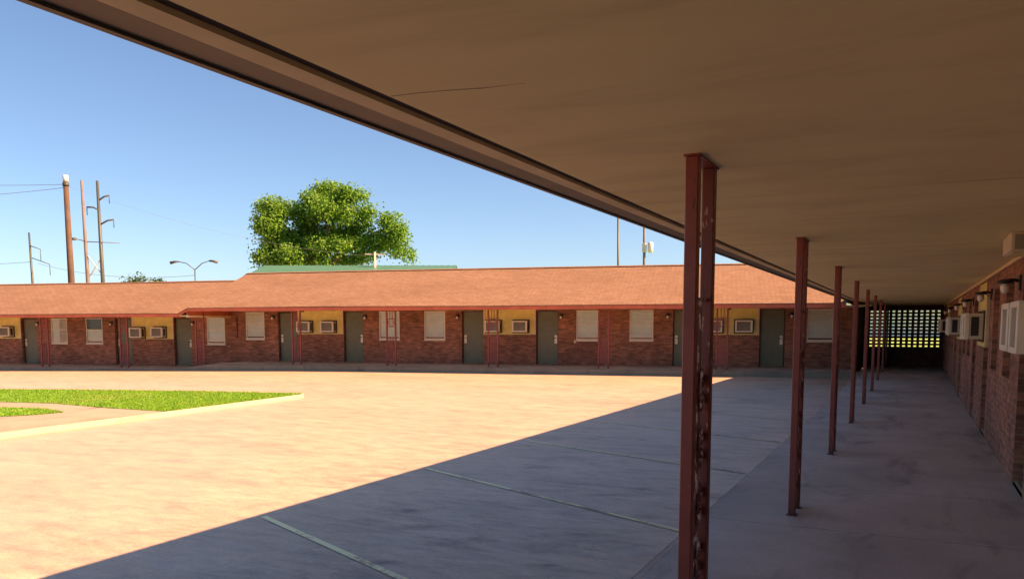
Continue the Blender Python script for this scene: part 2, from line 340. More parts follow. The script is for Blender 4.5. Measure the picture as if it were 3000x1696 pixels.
# ------------------------------------------------------------------ mesh builder
class MB:
    def __init__(s): s.v = []; s.f = []; s.uv = []; s.sm = []
    def face(s, pts, uv=None, smooth=False):
        n = len(s.v); s.v += [Vector(p) for p in pts]; s.f.append(tuple(range(n, n + len(pts))))
        if uv is None:
            P = [Vector(p) for p in pts]
            nn = (P[1] - P[0]).cross(P[-1] - P[0])
            ax, ay, az = abs(nn.x), abs(nn.y), abs(nn.z)
            if az >= ax and az >= ay: uv = [(p.x, p.y) for p in P]
            elif ax > ay: uv = [(p.y, p.z) for p in P]
            else: uv = [(p.x, p.z) for p in P]
        s.uv.append(uv); s.sm.append(smooth); return s
    def box(s, x0, x1, y0, y1, z0, z1):
        A = [(x0, y0, z0), (x1, y0, z0), (x1, y1, z0), (x0, y1, z0), (x0, y0, z1), (x1, y0, z1), (x1, y1, z1), (x0, y1, z1)]
        for q in ((3, 2, 1, 0), (4, 5, 6, 7), (0, 1, 5, 4), (1, 2, 6, 5), (2, 3, 7, 6), (3, 0, 4, 7)):
            s.face([A[k] for k in q])
        return s
    def bbox(s, x0, x1, y0, y1, z0, z1, r=0.01):
        """box with chamfered edges"""
        r = min(r, (x1 - x0) / 3, (y1 - y0) / 3, (z1 - z0) / 3)
        def ring(z, k): return [(x0 + k[0], y0 + k[1], z), (x1 - k[0], y0 + k[1], z), (x1 - k[0], y1 - k[1], z), (x0 + k[0], y1 - k[1], z)]
        def oct_(z, d):
            return [(x0 + d + r, y0 + d, z), (x1 - d - r, y0 + d, z), (x1 - d, y0 + d + r, z), (x1 - d, y1 - d - r, z),
                    (x1 - d - r, y1 - d, z), (x0 + d + r, y1 - d, z), (x0 + d, y1 - d - r, z), (x0 + d, y0 + d + r, z)]
        R = [oct_(z0, r), oct_(z0 + r, 0), oct_(z1 - r, 0), oct_(z1, r)]
        # r=inner ring uses same corner cut
        for a, b in zip(R, R[1:]):
            for k in range(8):
                s.face([a[k], a[(k + 1) % 8], b[(k + 1) % 8], b[k]])
        s.face(R[0][::-1]); s.face(R[3]); return s
    def tube(s, pts, r, n=6, cap=True, r2=None):
        P = [Vector(p) for p in pts]; rings = []
        prev = None
        for i, p in enumerate(P):
            d = (P[min(i + 1, len(P) - 1)] - P[max(i - 1, 0)]).normalized()
            ref = prev if prev is not None else (Vector((0, 0, 1)) if abs(d.z) < 0.9 else Vector((1, 0, 0)))
            u = (ref - d * ref.dot(d))
            if u.length < 1e-6: u = d.orthogonal()
            u.normalize(); w = d.cross(u); prev = u
            rr = r + (r2 - r) * i / (len(P) - 1) if r2 is not None else r
            rings.append([p + (u * cos(2 * pi * k / n + pi / n) + w * sin(2 * pi * k / n + pi / n)) * rr for k in range(n)])
        for a, b in zip(rings, rings[1:]):
            for k in range(n):
                s.face([a[k], a[(k + 1) % n], b[(k + 1) % n], b[k]], smooth=n > 5)
        if cap: s.face(rings[0][::-1]); s.face(rings[-1])
        return s
    def lathe(s, prof, n=14, c=(0, 0, 0)):
        rings = [[(c[0] + r * cos(2 * pi * k / n), c[1] + r * sin(2 * pi * k / n), c[2] + z) for k in range(n)] for r, z in prof]
        for a, b in zip(rings, rings[1:]):
            for k in range(n):
                s.face([a[k], a[(k + 1) % n], b[(k + 1) % n], b[k]], smooth=True)
        s.face(rings[0][::-1]); s.face(rings[-1]); return s
    def build(s, name, mat, parent=None, rot=None, merge=True):
        """vertices are in the frame `rot` (world if None and no parent); parent empties share that frame"""
        me = bpy.data.meshes.new(name)
        V = s.v
        if rot is not None:
            V = [fr(rot, p.x, p.y, p.z) for p in V]
            if parent is not None:
                inv = world_of(parent).inverted(); V = [inv @ p for p in V]
        me.from_pydata(V, [], s.f)
        ul = me.uv_layers.new(name='UVMap')
        k = 0
        flat = [c for f in s.uv for c in f]
        for i, c in enumerate(flat): ul.data[i].uv = c
        me.polygons.foreach_set('use_smooth', s.sm)
        me.materials.append(mat)
        if merge:
            import bmesh
            bm = bmesh.new(); bm.from_mesh(me)
            bmesh.ops.remove_doubles(bm, verts=bm.verts, dist=1e-5)
            bm.to_mesh(me); bm.free()
        me.update()
        o = bpy.data.objects.new(name, me); COL.objects.link(o)
        if parent is not None: o.parent = parent
        return o

def world_of(o):
    m = o.matrix_basis.copy() if False else Matrix.LocRotScale(o.location, o.rotation_euler, o.scale)
    return (world_of(o.parent) @ m) if o.parent else m
def tag(o, label=None, cat=None, group=None, kind=None):
    if label: o['label'] = label
    if cat: o['category'] = cat
    if group: o['group'] = group
    if kind: o['kind'] = kind
    return o
def empty(name, loc=(0, 0, 0), rz=0.0, parent=None):
    o = bpy.data.objects.new(name, None); COL.objects.link(o)
    o.location = loc; o.rotation_euler = (0, 0, rz); o.empty_display_size = 0.2
    if parent: o.parent = parent
    return o
def copy_tree(o, parent=None):
    c = o.copy(); COL.objects.link(c); c.parent = parent
    for ch in [x for x in bpy.data.objects if x.parent == o]: copy_tree(ch, c)
    return c
def put(o, rot, a, b, z):
    o.location = fr(rot, a, b, z); o.rotation_euler = (0, 0, rot); return o

def wall(mb, a0, a1, z0, z1, b, th, ops):
    """straight wall, outer face at b, with rectangular openings (a0,a1,z0,z1)"""
    A = sorted({a0, a1} | {o[0] for o in ops} | {o[1] for o in ops}); A = [x for x in A if a0 <= x <= a1]
    Z = sorted({z0, z1} | {o[2] for o in ops} | {o[3] for o in ops}); Z = [x for x in Z if z0 <= x <= z1]
    def hole(i, j):
        if i < 0 or j < 0 or i >= len(A) - 1 or j >= len(Z) - 1: return None
        ca, cz = (A[i] + A[i + 1]) / 2, (Z[j] + Z[j + 1]) / 2
        return any(o[0] < ca < o[1] and o[2] < cz < o[3] for o in ops)
    for i in range(len(A) - 1):
        for j in range(len(Z) - 1):
            if hole(i, j): continue
            x0, x1, y0, y1 = A[i], A[i + 1], Z[j], Z[j + 1]
            mb.face([(x0, b, y0), (x1, b, y0), (x1, b, y1), (x0, b, y1)])
            mb.face([(x0, b + th, y1), (x1, b + th, y1), (x1, b + th, y0), (x0, b + th, y0)])
            if hole(i - 1, j) is not False: mb.face([(x0, b + th, y0), (x0, b, y0), (x0, b, y1), (x0, b + th, y1)])
            if hole(i + 1, j) is not False: mb.face([(x1, b, y0), (x1, b + th, y0), (x1, b + th, y1), (x1, b, y1)])
            if hole(i, j - 1) is not False: mb.face([(x0, b, y0), (x0, b + th, y0), (x1, b + th, y0), (x1, b, y0)])
            if hole(i, j + 1) is not False: mb.face([(x0, b, y1), (x1, b, y1), (x1, b + th, y1), (x0, b + th, y1)])
    return mb

# ------------------------------------------------------------------ ground, walks, kerbs
def TD(x, y): return x * cos(PSI) + y * sin(PSI), -x * sin(PSI) + y * cos(PSI)
def g(x, y):
    T, D = TD(x, y)
    s = max(0.0, min(1.5, (-T - 14.0) / 14.5)) * max(0.0, min(1.0, (D - 3) / 18))
    return -0.016 - 0.18 * s
gm = MB()
xs = [-400, -200, -120, -80, -60] + [-50 + 2 * k for k in range(32)] + [14.5, 20, 40, 80, 200, 400]
ys = [-60, -30, -15] + [-8 + 2 * k for k in range(23)] + [40, 60, 100, 200, 500, 1200]
for i in range(len(xs) - 1):
    for j in range(len(ys) - 1):
        q = [(xs[i], ys[j]), (xs[i + 1], ys[j]), (xs[i + 1], ys[j + 1]), (xs[i], ys[j + 1])]
        gm.face([(x, y, g(x, y)) for x, y in q], smooth=True)
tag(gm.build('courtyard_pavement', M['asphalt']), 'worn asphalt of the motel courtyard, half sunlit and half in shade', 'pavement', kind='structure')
fm = MB()
fm.face([(-30, 36.6, 0.0), (60, 36.6, 0.0), (160, 135, 0.0), (-80, 135, 0.0)])
tag(fm.build('lawn', M['field']), 'sunlit lawn beyond the open brick screen', 'lawn', kind='structure')

wk = MB()
yy = [-9, 0, 6, 12, 18, 22, 25, 28, 33.3]
zz = lambda y: 0.0 + 0.10 * max(0, min(1, (y - 22) / 6))
for a, b in zip(yy, yy[1:]):
    wk.face([(-1.56, a, zz(a)), (1.08, a, zz(a)), (1.08, b, zz(b)), (-1.56, b, zz(b))])
    wk.face([(-1.56, b, zz(b)), (-1.56, b, -0.06), (-1.56, a, -0.06), (-1.56, a, zz(a))])
tag(wk.build('covered_walkway', M['walk']), 'grey concrete walkway under the porch roof on the right', 'walkway', kind='structure')

we = MB()
for k in range(60):
    a, b = -3 + k * 0.5, -3 + (k + 1) * 0.5
    xa, xb = -1.515 + 0.003 * sin(a * 3.1), -1.515 + 0.003 * sin(b * 3.1)
    we.face([(-1.562, a, zz(a) + 0.0015), (xa, a, zz(a) + 0.0015), (xb, b, zz(b) + 0.0015), (-1.562, b, zz(b) + 0.0015)])
    we.face([(-1.562, b, zz(b) + 0.004), (-1.562, b, -0.05), (-1.562, a, -0.05), (-1.562, a, zz(a) + 0.004)])
tag(we.build('kerb', M['lip']), 'pale worn concrete lip where the covered walkway meets the parking bays', 'kerb', kind='structure')

# walk and kerb of the far wing (frame FAR)
DK, DW, DC, DE, DR = 26.606, 29.165, 27.315, 26.313, 30.417
TS = -19.35                                # where the low end meets the higher end
def zf(T): return -0.05 + 0.22 * max(0, min(1, (T + 20.4) / 1.6))
tt = [-40, -30, -24, -20.4, -19.6, -18.8, -14, -8, -2, 2.0, 4.3]
w2 = MB(); k2 = MB()
for a, b in zip(tt, tt[1:]):
    w2.face([(a, DK + 0.15, zf(a)), (b, DK + 0.15, zf(b)), (b, DW + 0.12, zf(b)), (a, DW + 0.12, zf(a))])
    k2.face([(a, DK, zf(a) - 0.012), (b, DK, zf(b) - 0.012), (b, DK + 0.15, zf(b) - 0.002), (a, DK + 0.15, zf(a) - 0.002)])
    k2.face([(a, DK - 0.015, -0.3), (b, DK - 0.015, -0.3), (b, DK, zf(b) - 0.012), (a, DK, zf(a) - 0.012)])
w2.face([(4.3, DK + 0.15, -0.1), (4.3, DW + 0.12, -0.1), (4.3, DW + 0.12, 0.17), (4.3, DK + 0.15, 0.17)])
k2.face([(4.3, DK - 0.015, -0.1), (4.3, DK + 0.15, -0.1), (4.3, DK + 0.15, 0.168), (4.3, DK, 0.158)])
tag(w2.build('raised_walkway', M['walk2'], rot=FAR), 'raised concrete walk in front of the doors across the courtyard', 'walkway', kind='structure')
tag(k2.build('kerb', M['kerb'], rot=FAR), 'weathered concrete kerb along the far walk', 'kerb', kind='structure')

# island with path, kerb and two grass beds
ZI = 0.062
def xe(y): return -11.9 - 0.075 * (y - 7)
isl = [(xe(-8), -8), (xe(14.1), 14.1), (xe(14.35) - 0.12, 14.35), (-15.15, 13.8), (-17.75, 12.97), (-20.2, 12.0), (-34, 7.6), (-34, -8)]
pm = MB()
inner = [(xe(-8) - 0.05, -8), (xe(14.1) - 0.05, 14.08), (xe(14.35) - 0.15, 14.29), (-15.15, 13.74), (-17.75, 12.91), (-20.2, 11.94), (-34, 7.54), (-34, -8)]
pm.face([(x, y, ZI) for x, y in inner])
tag(pm.build('path', M['path']), 'pinkish concrete path between the two grass beds', 'path', kind='structure')
km = MB()
for k in range(6):
    a, b, c, d = isl[k], isl[k + 1], inner[k + 1], inner[k]
    km.face([(a[0], a[1], ZI + 0.006), (b[0], b[1], ZI + 0.006), (c[0], c[1], ZI + 0.004), (d[0], d[1], ZI + 0.004)])
    km.face([(a[0], a[1], -0.3), (b[0], b[1], -0.3), (b[0], b[1], ZI + 0.006), (a[0], a[1], ZI + 0.006)])
tag(km.build('kerb', M['kerb_yellow']), 'pale yellow kerb round the grass island', 'kerb', kind='structure')

beds = [[(xe(10.2) - 0.03, 10.2), (xe(14.1) - 0.03, 14.08), (xe(14.35) - 0.14, 14.3), (-15.15, 13.75), (-17.75, 12.92), (-20.2, 11.95), (-31, 8.6), (-31, 7.7), (-22.8, 9.07), (-16.8, 9.98), (-15.55, 10.27), (-13.7, 10.14)],
        [(-13.75, 9.28), (-14.7, 9.52), (-15.65, 9.31), (-20.7, 7.9), (-28, 5.6), (-28, 3.6), (-20.7, 5.8), (-14.1, 8.25), (-13.8, 8.8)]]
def inside(p, poly):
    c = False; n = len(poly)
    for i in range(n):
        (x1, y1), (x2, y2) = poly[i], poly[(i + 1) % n]
        if (y1 > p[1]) != (y2 > p[1]) and p[0] < (x2 - x1) * (p[1] - y1) / (y2 - y1) + x1: c = not c
    return c
for bi, poly in enumerate(beds):
    tm = MB(); tm.face([(x, y, ZI + 0.008) for x, y in poly])
    rg = random.Random(11 + bi)
    bm_ = MB()
    x0, x1 = min(p[0] for p in poly), max(p[0] for p in poly); y0, y1 = min(p[1] for p in poly), max(p[1] for p in poly)
    n = 0; target = 42000 if bi == 0 else 16000
    tries = 0
    while n < target and tries < 300000:
        tries += 1
        x = x1 - (x1 - x0) * rg.random() ** 1.3; y = rg.uniform(y0, y1)
        if not inside((x, y), poly): continue
        n += 1
        h = rg.uniform(0.015, 0.045) * (1.5 if rg.random() < 0.03 else 1); an = rg.uniform(0, 2 * pi); w = rg.uniform(0.008, 0.016)
        lx, ly = rg.gauss(0, 0.018), rg.gauss(0, 0.018)
        bm_.face([(x - w * cos(an), y - w * sin(an), ZI + 0.006), (x + w * cos(an), y + w * sin(an), ZI + 0.006), (x + lx, y + ly, ZI + h)])
    soil = tm.build('turf', M['turf'])
    tag(soil, ['larger bed of bright green turf on the island', 'small wedge of green turf at the left edge'][bi], 'lawn', kind='structure')
    tag(bm_.build('grass', M['blade'], merge=False), ['bright green grass of the larger wedge-shaped bed on the island', 'grass of the small wedge at the left edge of the photo'][bi], 'grass', kind='stuff')

# parking bay lines
for k, (p, q, w) in enumerate([((-4.95, 5.1), (-2.3, 3.95), 0.06), ((-4.98, 7.71), (-1.60, 6.22), 0.055), ((-4.9, 10.24), (-1.62, 9.02), 0.05),
                               ((-4.9, 12.95), (-1.62, 11.7), 0.05), ((-4.9, 15.6), (-1.62, 14.4), 0.05), ((-4.6, 2.3), (-1.62, 1.05), 0.10)]):
    d = (Vector(q) - Vector(p)).normalized(); n = Vector((-d.y, d.x)) * w / 2
    lm = MB(); P, Q = Vector(p), Vector(q)
    lm.face([(c.x, c.y, g(c.x, c.y) + 0.005) for c in (P - n, Q - n, Q + n, P + n)])
    o = lm.build('parking_line', M['line'])
    tag(o, 'worn yellow paint line between parking bays', 'marking', kind='structure')

# ------------------------------------------------------------------ reusable fittings: local x along wall, -y outward, z up
def make_door(w=0.84, h=2.0, hinge=1):
    r = empty('door')
    d = MB(); d.bbox(-w / 2 + 0.035, w / 2 - 0.035, 0.065, 0.105, 0.045, h - 0.035, 0.004)
    # the slab is the door itself: parts hang under it
    o = d.build('door', M['door'])
    bpy.data.objects.remove(r)
    f = MB()
    f.box(-w / 2, -w / 2 + 0.033, 0.05, 0.13, 0.0, h); f.box(w / 2 - 0.033, w / 2, 0.05, 0.13, 0.0, h); f.box(-w / 2 + 0.033, w / 2 - 0.033, 0.05, 0.13, h - 0.033, h)
    f.build('door_frame', M['jamb'], o)
    s = MB(); s.bbox(-w / 2 + 0.034, w / 2 - 0.034, 0.02, 0.20, 0.0, 0.04, 0.008); s.build('threshold', M['kerb'], o)
    x = hinge * (w / 2 - 0.115)
    p = MB(); p.bbox(x - 0.048, x + 0.048, 0.050, 0.064, 0.79, 1.10, 0.004)
    hd = p.build('handle', M['plate'], o)
    kb = MB(); kb.tube([(x, 0.052, 1.0), (x, 0.0, 1.0)], 0.014, 8); kb.tube([(x, 0.006, 1.0), (x - hinge * 0.10, 0.006, 1.0)], 0.012, 8)
    kb.build('lever', M['black'], hd)
    for q in [o] + [x for x in bpy.data.objects if x.parent == o or (x.parent and x.parent.parent == o)]:
        if q.name.startswith('threshold'): continue
        for vv in q.data.vertices: vv.co.y += 0.06
    return o

def make_window(w=0.85, h=1.09, drop=0.10, kind=0, deep=False):
    b = MB()
    # the outer frame with meeting rail is the window itself
    t = 0.035
    b.box(-w / 2, -w / 2 + t, 0.008, 0.045, 0, h); b.box(w / 2 - t, w / 2, 0.008, 0.045, 0, h)
    b.box(-w / 2 + t, w / 2 - t, 0.008, 0.045, h - t, h); b.box(-w / 2 + t, w / 2 - t, 0.008, 0.045, 0, t + 0.012)
    o = b.build('window', M['white'])
    q = MB(); q.box(-w / 2 + t, w / 2 - t, 0.014, 0.038, h * 0.53, h * 0.53 + 0.028); q.build('meeting_rail', M['white'], o)
    gpn = MB(); gpn.box(-w / 2 + t, w / 2 - t, 0.024, 0.028, t + 0.012, h - t); gpn.build('pane', M['glass'], o)
    def blind(x0, x1, z0, z1, mat, name='blind', seed=0):
        rg = random.Random(seed)
        s = MB(); n = max(4, int((z1 - z0) / 0.045)); prev = None
        for k in range(n):
            za = z1 - (z1 - z0) * k / n; zb = z1 - (z1 - z0) * (k + 1) / n
            ya = 0.050 + 0.010 * (k % 2) ; yb = 0.050 + 0.010 * ((k + 1) % 2)
            sag = rg.uniform(-0.004, 0.004)
            s.face([(x0, yb, zb), (x1, yb, zb + sag), (x1, ya, za), (x0, ya, za)])
        for fz in (0.27, 0.5, 0.74):
            zc_ = z0 + (z1 - z0) * fz; s.box(x0, x1, 0.040, 0.050, zc_ - 0.011, zc_ + 0.011)
        s.build(name, mat, o)
    if kind == 0: blind(-w / 2 + 0.02, w / 2 - 0.02, drop, h - 0.01, M['blind'])
    elif kind == 1:                                  # low blind, dark upper pane
        blind(-w / 2 + 0.02, w / 2 - 0.02, 0.09, h * 0.55, M['blind'])
        s = MB(); s.box(-w / 2 + 0.02, w / 2 - 0.02, 0.11, 0.12, h * 0.5, h); s.build('dark_curtain', M['dusk_blind'], o)
    else:                                            # curtain on one side
        blind(-w / 2 + 0.02, -0.02, 0.03, h - 0.01, M['blind'], seed=3)
        s = MB()
        for k in range(10):
            xa = -0.02 + (w / 2) * k / 10; xb = -0.02 + (w / 2) * (k + 1) / 10
            s.face([(xa, 0.052 + 0.016 * (k % 2), 0.02), (xb, 0.052 + 0.016 * ((k + 1) % 2), 0.02), (xb, 0.052 + 0.016 * ((k + 1) % 2), h), (xa, 0.052 + 0.016 * (k % 2), h)])
        s.build('curtain', M['curtain'], o)
    if deep:                                         # set back in the brick, no projecting sill
        for q in [o] + list(x for x in bpy.data.objects if x.parent == o):
            for vv in q.data.vertices: vv.co.y += 0.085
        return o
    sl_ = MB(); sl_.bbox(-w / 2 - 0.01, w / 2 + 0.01, -0.035, 0.007, -0.045, -0.002, 0.008); sl_.build('sill', M['white'], o)
    return o

def make_panel(w, h):
    b = MB(); b.box(-w / 2 + 0.09, w / 2 - 0.09, 0.022, 0.06, 0.0, h)
    o = b.build('wall_panel', M['yellow'])
    for s in (-1, 1):
        t_ = MB(); x = s * (w / 2 - 0.045); t_.bbox(x - 0.043, x + 0.043, 0.008, 0.06, 0.0, h, 0.004); t_.build('trim_board', M['tan'], o)
    return o

def make_ac(w=0.57, h=0.41, d=0.27):
    r = empty('air_conditioner')
    c = MB(); c.bbox(-w / 2, w / 2, -d + 0.064, 0.15, 0, h, 0.008); c.build('casing', M['beige'], r)
    s = MB(); m_ = 0.045
    s.box(-w / 2 - m_, -w / 2 - 0.003, -0.02, 0.1, -m_, h + m_); s.box(w / 2 + 0.003, w / 2 + m_, -0.02, 0.1, -m_, h + m_)
    s.box(-w / 2 - 0.003, w / 2 + 0.003, -0.02, 0.1, h + 0.003, h + m_); s.box(-w / 2 - 0.003, w / 2 + 0.003, -0.02, 0.1, -m_, -0.003)
    s.build('sleeve', M['sleeve'], r)
    f = MB(); k = 0.058
    y0, y1 = -d - 0.005, -d + 0.062
    f.bbox(-w / 2 - 0.006, -w / 2 + k, y0, y1, -0.006, h + 0.006, 0.008); f.bbox(w / 2 - k, w / 2 + 0.006, y0, y1, -0.006, h + 0.006, 0.008)
    f.box(-w / 2 + k, w / 2 - k, y0 + 0.003, y1, h - k * 0.8, h + 0.004); f.box(-w / 2 + k, w / 2 - k, y0 + 0.003, y1, -0.004, k * 0.8)
    f.build('front_frame', M['white'], r)
    gl = MB(); gl.box(-w / 2 + k, w / 2 - k, -d + 0.056, -d + 0.0605, k * 0.8, h - k * 0.8)
    for i in range(11):
        z = k * 0.8 + (h - k * 1.6) * (i + 0.5) / 11
        gl.box(-w / 2 + k, w / 2 - k, -d + 0.040, -d + 0.056, z - 0.007, z + 0.007)
    for i in range(1, 5):
        x = -w / 2 + k + (w - 2 * k) * i / 5; gl.box(x - 0.006, x + 0.006, -d + 0.038, -d + 0.056, k * 0.8, h - k * 0.8)
    gl.build('grille', M['grille'], r)
    for sx in (-1, 1):
        v = MB(); x = sx * w / 2
        v.box(min(x, x + sx * 0.006), max(x, x + sx * 0.006), -d + 0.085, -0.075, 0.055, h - 0.055)
        for i in range(9):
            z = 0.07 + (h - 0.14) * i / 8
            v.box(min(x + sx * 0.006, x + sx * 0.012), max(x + sx * 0.006, x + sx * 0.012), -d + 0.09, -0.08, z - 0.006, z + 0.006)
        v.build('side_vent', M['dark'], r)
    return r

def make_sconce():
    r = empty('wall_lamp')
    p = MB(); p.bbox(-0.05, 0.05, -0.022, 0.0, -0.07, 0.09, 0.006); p.build('wall_plate', M['black'], r)
    a = MB(); a.tube([(0, -0.02, 0.03), (0, -0.07, 0.045), (0, -0.13, 0.04)], 0.016, 8); a.lathe([(0.02, 0.03), (0.075, 0.015), (0.08, -0.01), (0.06, -0.014)], 14, (0, -0.14, 0.02)); a.build('cap', M['black'], r)
    j = MB(); j.lathe([(0.035, 0.004), (0.045, -0.02), (0.043, -0.06), (0.028, -0.09), (0.008, -0.098)], 14, (0, -0.14, 0.0)); j.build('glass_jar', M['jar'], r)
    return r

def spiral(cx, cz, r0, r1, a0, turns, n=16):
    return [(cx + (r0 + (r1 - r0) * k / n) * cos(a0 + turns * 2 * pi * k / n), 0, cz + (r0 + (r1 - r0) * k / n) * sin(a0 + turns * 2 * pi * k / n)) for k in range(n + 1)]
def make_column(h, gap, mat, style, name='iron_column'):
    """two square posts joined by scrolled ironwork; local x along the pair"""
    r = empty(name); t = 0.028
    for x in (-gap / 2, gap / 2):
        p = MB(); p.bbox(x - t, x + t, -t, t, 0.006, h - 0.008, 0.004); p.build('post', M['post_dark'] if style == 'near' and x > 0 else mat, r)  # second near post toned darker than the first
        b = MB(); b.bbox(x - 0.045, x + 0.045, -0.045, 0.045, 0.0, 0.008, 0.003); b.build('base_plate', mat, r)
    tp = MB(); tp.box(-gap / 2 - 0.035, gap / 2 + 0.035, -0.035, 0.035, h - 0.008, h - 0.0005); tp.build('top_plate', mat, r)
    s = MB(); w = gap / 2 - t
    q = 0.007 if style == 'near' else 0.011
    def bar(z0, z1, x): s.box(x - q, x + q, -0.012, 0.012, z0, z1)
    def rail(z): s.box(-w, w, -0.012, 0.012, z - q, z + q)
    def scrolls(z0, z1, step):
        z = z0
        while z + step <= z1 + 1e-6:
            c = z + step / 2; rr = min(w * 0.48, step * 0.24)
            for sg in (-1, 1):
                s.tube(spiral(sg * w * 0.5, c + step * 0.23, rr, rr * 0.25, pi / 2 - sg * pi / 2, -sg * 1.35), 0.0085, 4)
                s.tube(spiral(-sg * w * 0.5, c - step * 0.23, rr, rr * 0.25, pi / 2 + sg * pi / 2, -sg * 1.35), 0.0085, 4)
                s.tube([(sg * w * 0.93, 0, c + step * 0.23), (sg * w * 0.25, 0, c + 0.02), (-sg * w * 0.25, 0, c - 0.02), (-sg * w * 0.93, 0, c - step * 0.23)], 0.0085, 4)
            z += step
    if style == 'near':
        top = 1.74; rail(top); rail(0.10); bar(0.10, top, 0.0)
        scrolls(0.12, top - 0.02, 0.268)
    else:
        for x in (-w / 3, w / 3): bar(h - 0.34, h - 0.02, x)
        rail(h - 0.34); rail(h - 0.62)
        s.tube(spiral(0, h - 0.48, 0.13, 0.13, 0, 1.0, 20), 0.011, 4); s.tube(spiral(0, h - 0.48, 0.065, 0.065, 0, 1.0, 14), 0.010, 4)
        for sg in (-1, 1): s.tube(spiral(sg * w * 0.8, h - 0.48, 0.06, 0.02, pi / 2, sg * 1.2), 0.009, 4)
        rail(1.0); rail(0.16)
        for x in (-w * 0.6, -w * 0.2, w * 0.2, w * 0.6): bar(0.16, 1.0, x)
        scrolls(0.18, 0.98, 0.27)
    s.build('scrollwork', M['scroll'] if style == 'near' else mat, r)
    return r

# ------------------------------------------------------------------ far wing (frame FAR)
OFF = 6.346
def T_(t): return t + OFF
far = empty('motel_wing', fr(FAR, -14, DW, 0), FAR)
tag(far, 'long brick motel wing with orange shingle roof across the courtyard', 'building')
DOORS_L = [(-35.85, -1), (-30.95, -1), (-28.03, 1)]
DOORS_R = [(-23.14, -1), (-20.25, 1), (-15.34, -1), (-12.44, 1), (-7.44, -1), (-4.48, 1)]
WINS_L = [(-34.25, 2), (-32.42, 1), (-26.43, 0)]
WINS_R = [(-24.6, 0), (-18.72, 0), (-16.85, 0), (-10.92, 0), (-8.98, 0), (-2.92, 0)]
PANELS_L = [(-37.6, -36.30), (-30.52, -28.46)]
PANELS_R = [(-22.7, -20.68), (-14.91, -12.87), (-7.0, -4.92)]
ZS_L, ZS_R = 2.0, 2.215
loc = lambda x, y: (x, y)
wl = MB()
ops = [(T_(t) - .42, T_(t) + .42, -0.05, 1.95) for t, _ in DOORS_L] + [(T_(t) - .425, T_(t) + .425, .87, 1.96) for t, _ in WINS_L] + [(T_(a), T_(b), 1.07, ZS_L) for a, b in PANELS_L]
wall(wl, -38, TS, -0.12, ZS_L, DW, 0.22, ops)
wl.build('wall', M['brick'], far, FAR)
wr_ = MB()
ops = [(T_(t) - .42, T_(t) + .42, 0.17, 2.17) for t, _ in DOORS_R] + [(T_(t) - .425, T_(t) + .425, 1.09, 2.18) for t, _ in WINS_R] + [(T_(a), T_(b), 1.29, ZS_R) for a, b in PANELS_R]
wall(wr_, TS + 0.004, 4.6, 0.05, ZS_R, DW, 0.22, ops)
wr_.build('wall', M['brick'], far, FAR)
# end wall turning back along the covered walk to the open screen (world frame)
ew = MB(); px, py = fr(FAR, 4.6, DW)[:2]
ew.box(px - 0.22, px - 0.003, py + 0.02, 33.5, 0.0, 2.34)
ew.build('end_wall', M['brick_shaded'], far, WORLD)
bk = MB(); wall(bk, -38, 4.2, -0.12, 2.2, DW + 6.2, 0.2, []); bk.build('rear_wall', M['brick'], far, FAR)
gl_ = MB(); gl_.box(4.21, 4.36, DW + 0.25, DW + 6.4, -0.12, 2.2); gl_.build('side_wall', M['brick'], far, FAR)
gl_ = MB(); gl_.box(-38.2, -38, DW + 0.0, DW + 6.4, -0.12, 2.0); gl_.build('side_wall', M['brick'], far, FAR)
fl = MB(); fl.face([(-38, DW + 0.22, -0.04), (4.2, DW + 0.22, -0.04), (4.2, DW + 6.2, -0.04), (-38, DW + 6.2, -0.04)]); fl.build('floor', M['dark'], far, FAR)

TW = -17.2
dl = [make_door(hinge=-1), make_door(hinge=1)]
wn = {}
def place_child(o, parent, rot, a, b, z):
    o.parent = parent
    inv = world_of(parent).inverted()
    o.location = inv @ fr(rot, a, b, z)
    o.rotation_euler = (0, 0, rot - parent.rotation_euler.z)
used = set()
def get(key, maker):
    if key not in wn: wn[key] = maker(); return wn[key]
    return copy_tree(wn[key])
for lst, z in ((DOORS_L, -0.05), (DOORS_R, 0.17)):
    for t, hg in lst:
        k = 0 if hg < 0 else 1
        o = dl[k] if k not in used else copy_tree(dl[k]); used.add(k)
        place_child(o, far, FAR, T_(t), DW, z)
for lst, z in ((WINS_L, 0.87), (WINS_R, 1.09)):
    for t, kd in lst:
        o = get(('w', kd), lambda: make_window(kind=kd)); place_child(o, far, FAR, T_(t), DW, z)
for lst, z, top in ((PANELS_L, 1.07, ZS_L), (PANELS_R, 1.29, ZS_R)):
    for a, b in lst:
        o = make_panel(b - a, top - z); place_child(o, far, FAR, T_((a + b) / 2), DW, z)

# roof: front slope drapes from the lower to the higher end
XE = -1.87
def Tend(D): return (XE + D * sin(PSI)) / cos(PSI)
def zE(T): return 2.10 + 0.21 * max(0, min(1, (T + 19.75) / 0.45))
def zR(T): return 3.53 + 0.305 * max(0, min(1, (T + 19.75) / 0.45))
rf = MB()
Ts = [-39, -30, -24, -20.6, -19.75, -19.6, -19.45, -19.3, -14, -8, -2]
slen = sqrt((DR - DE) ** 2 + 1.5 ** 2)
nD = 6
def rp(T, f, back=False):
    wob = 0.012 * sin(T * 1.7) * (1 - f) + 0.01 * sin(T * 0.9 + 2) * f
    z = zE(T) + (zR(T) - zE(T)) * f + wob
    return (T, DE + (DR - DE) * f if not back else 2 * DR - DE - (DR - DE) * f, z)
cols = [[rp(T, k / nD) for k in range(nD + 1)] for T in Ts]
last = []
for k in range(nD + 1):
    D = DE + (DR - DE) * k / nD; T = Tend(D); last.append((T, D, zE(T) + (zR(T) - zE(T)) * k / nD))
cols.append(last)
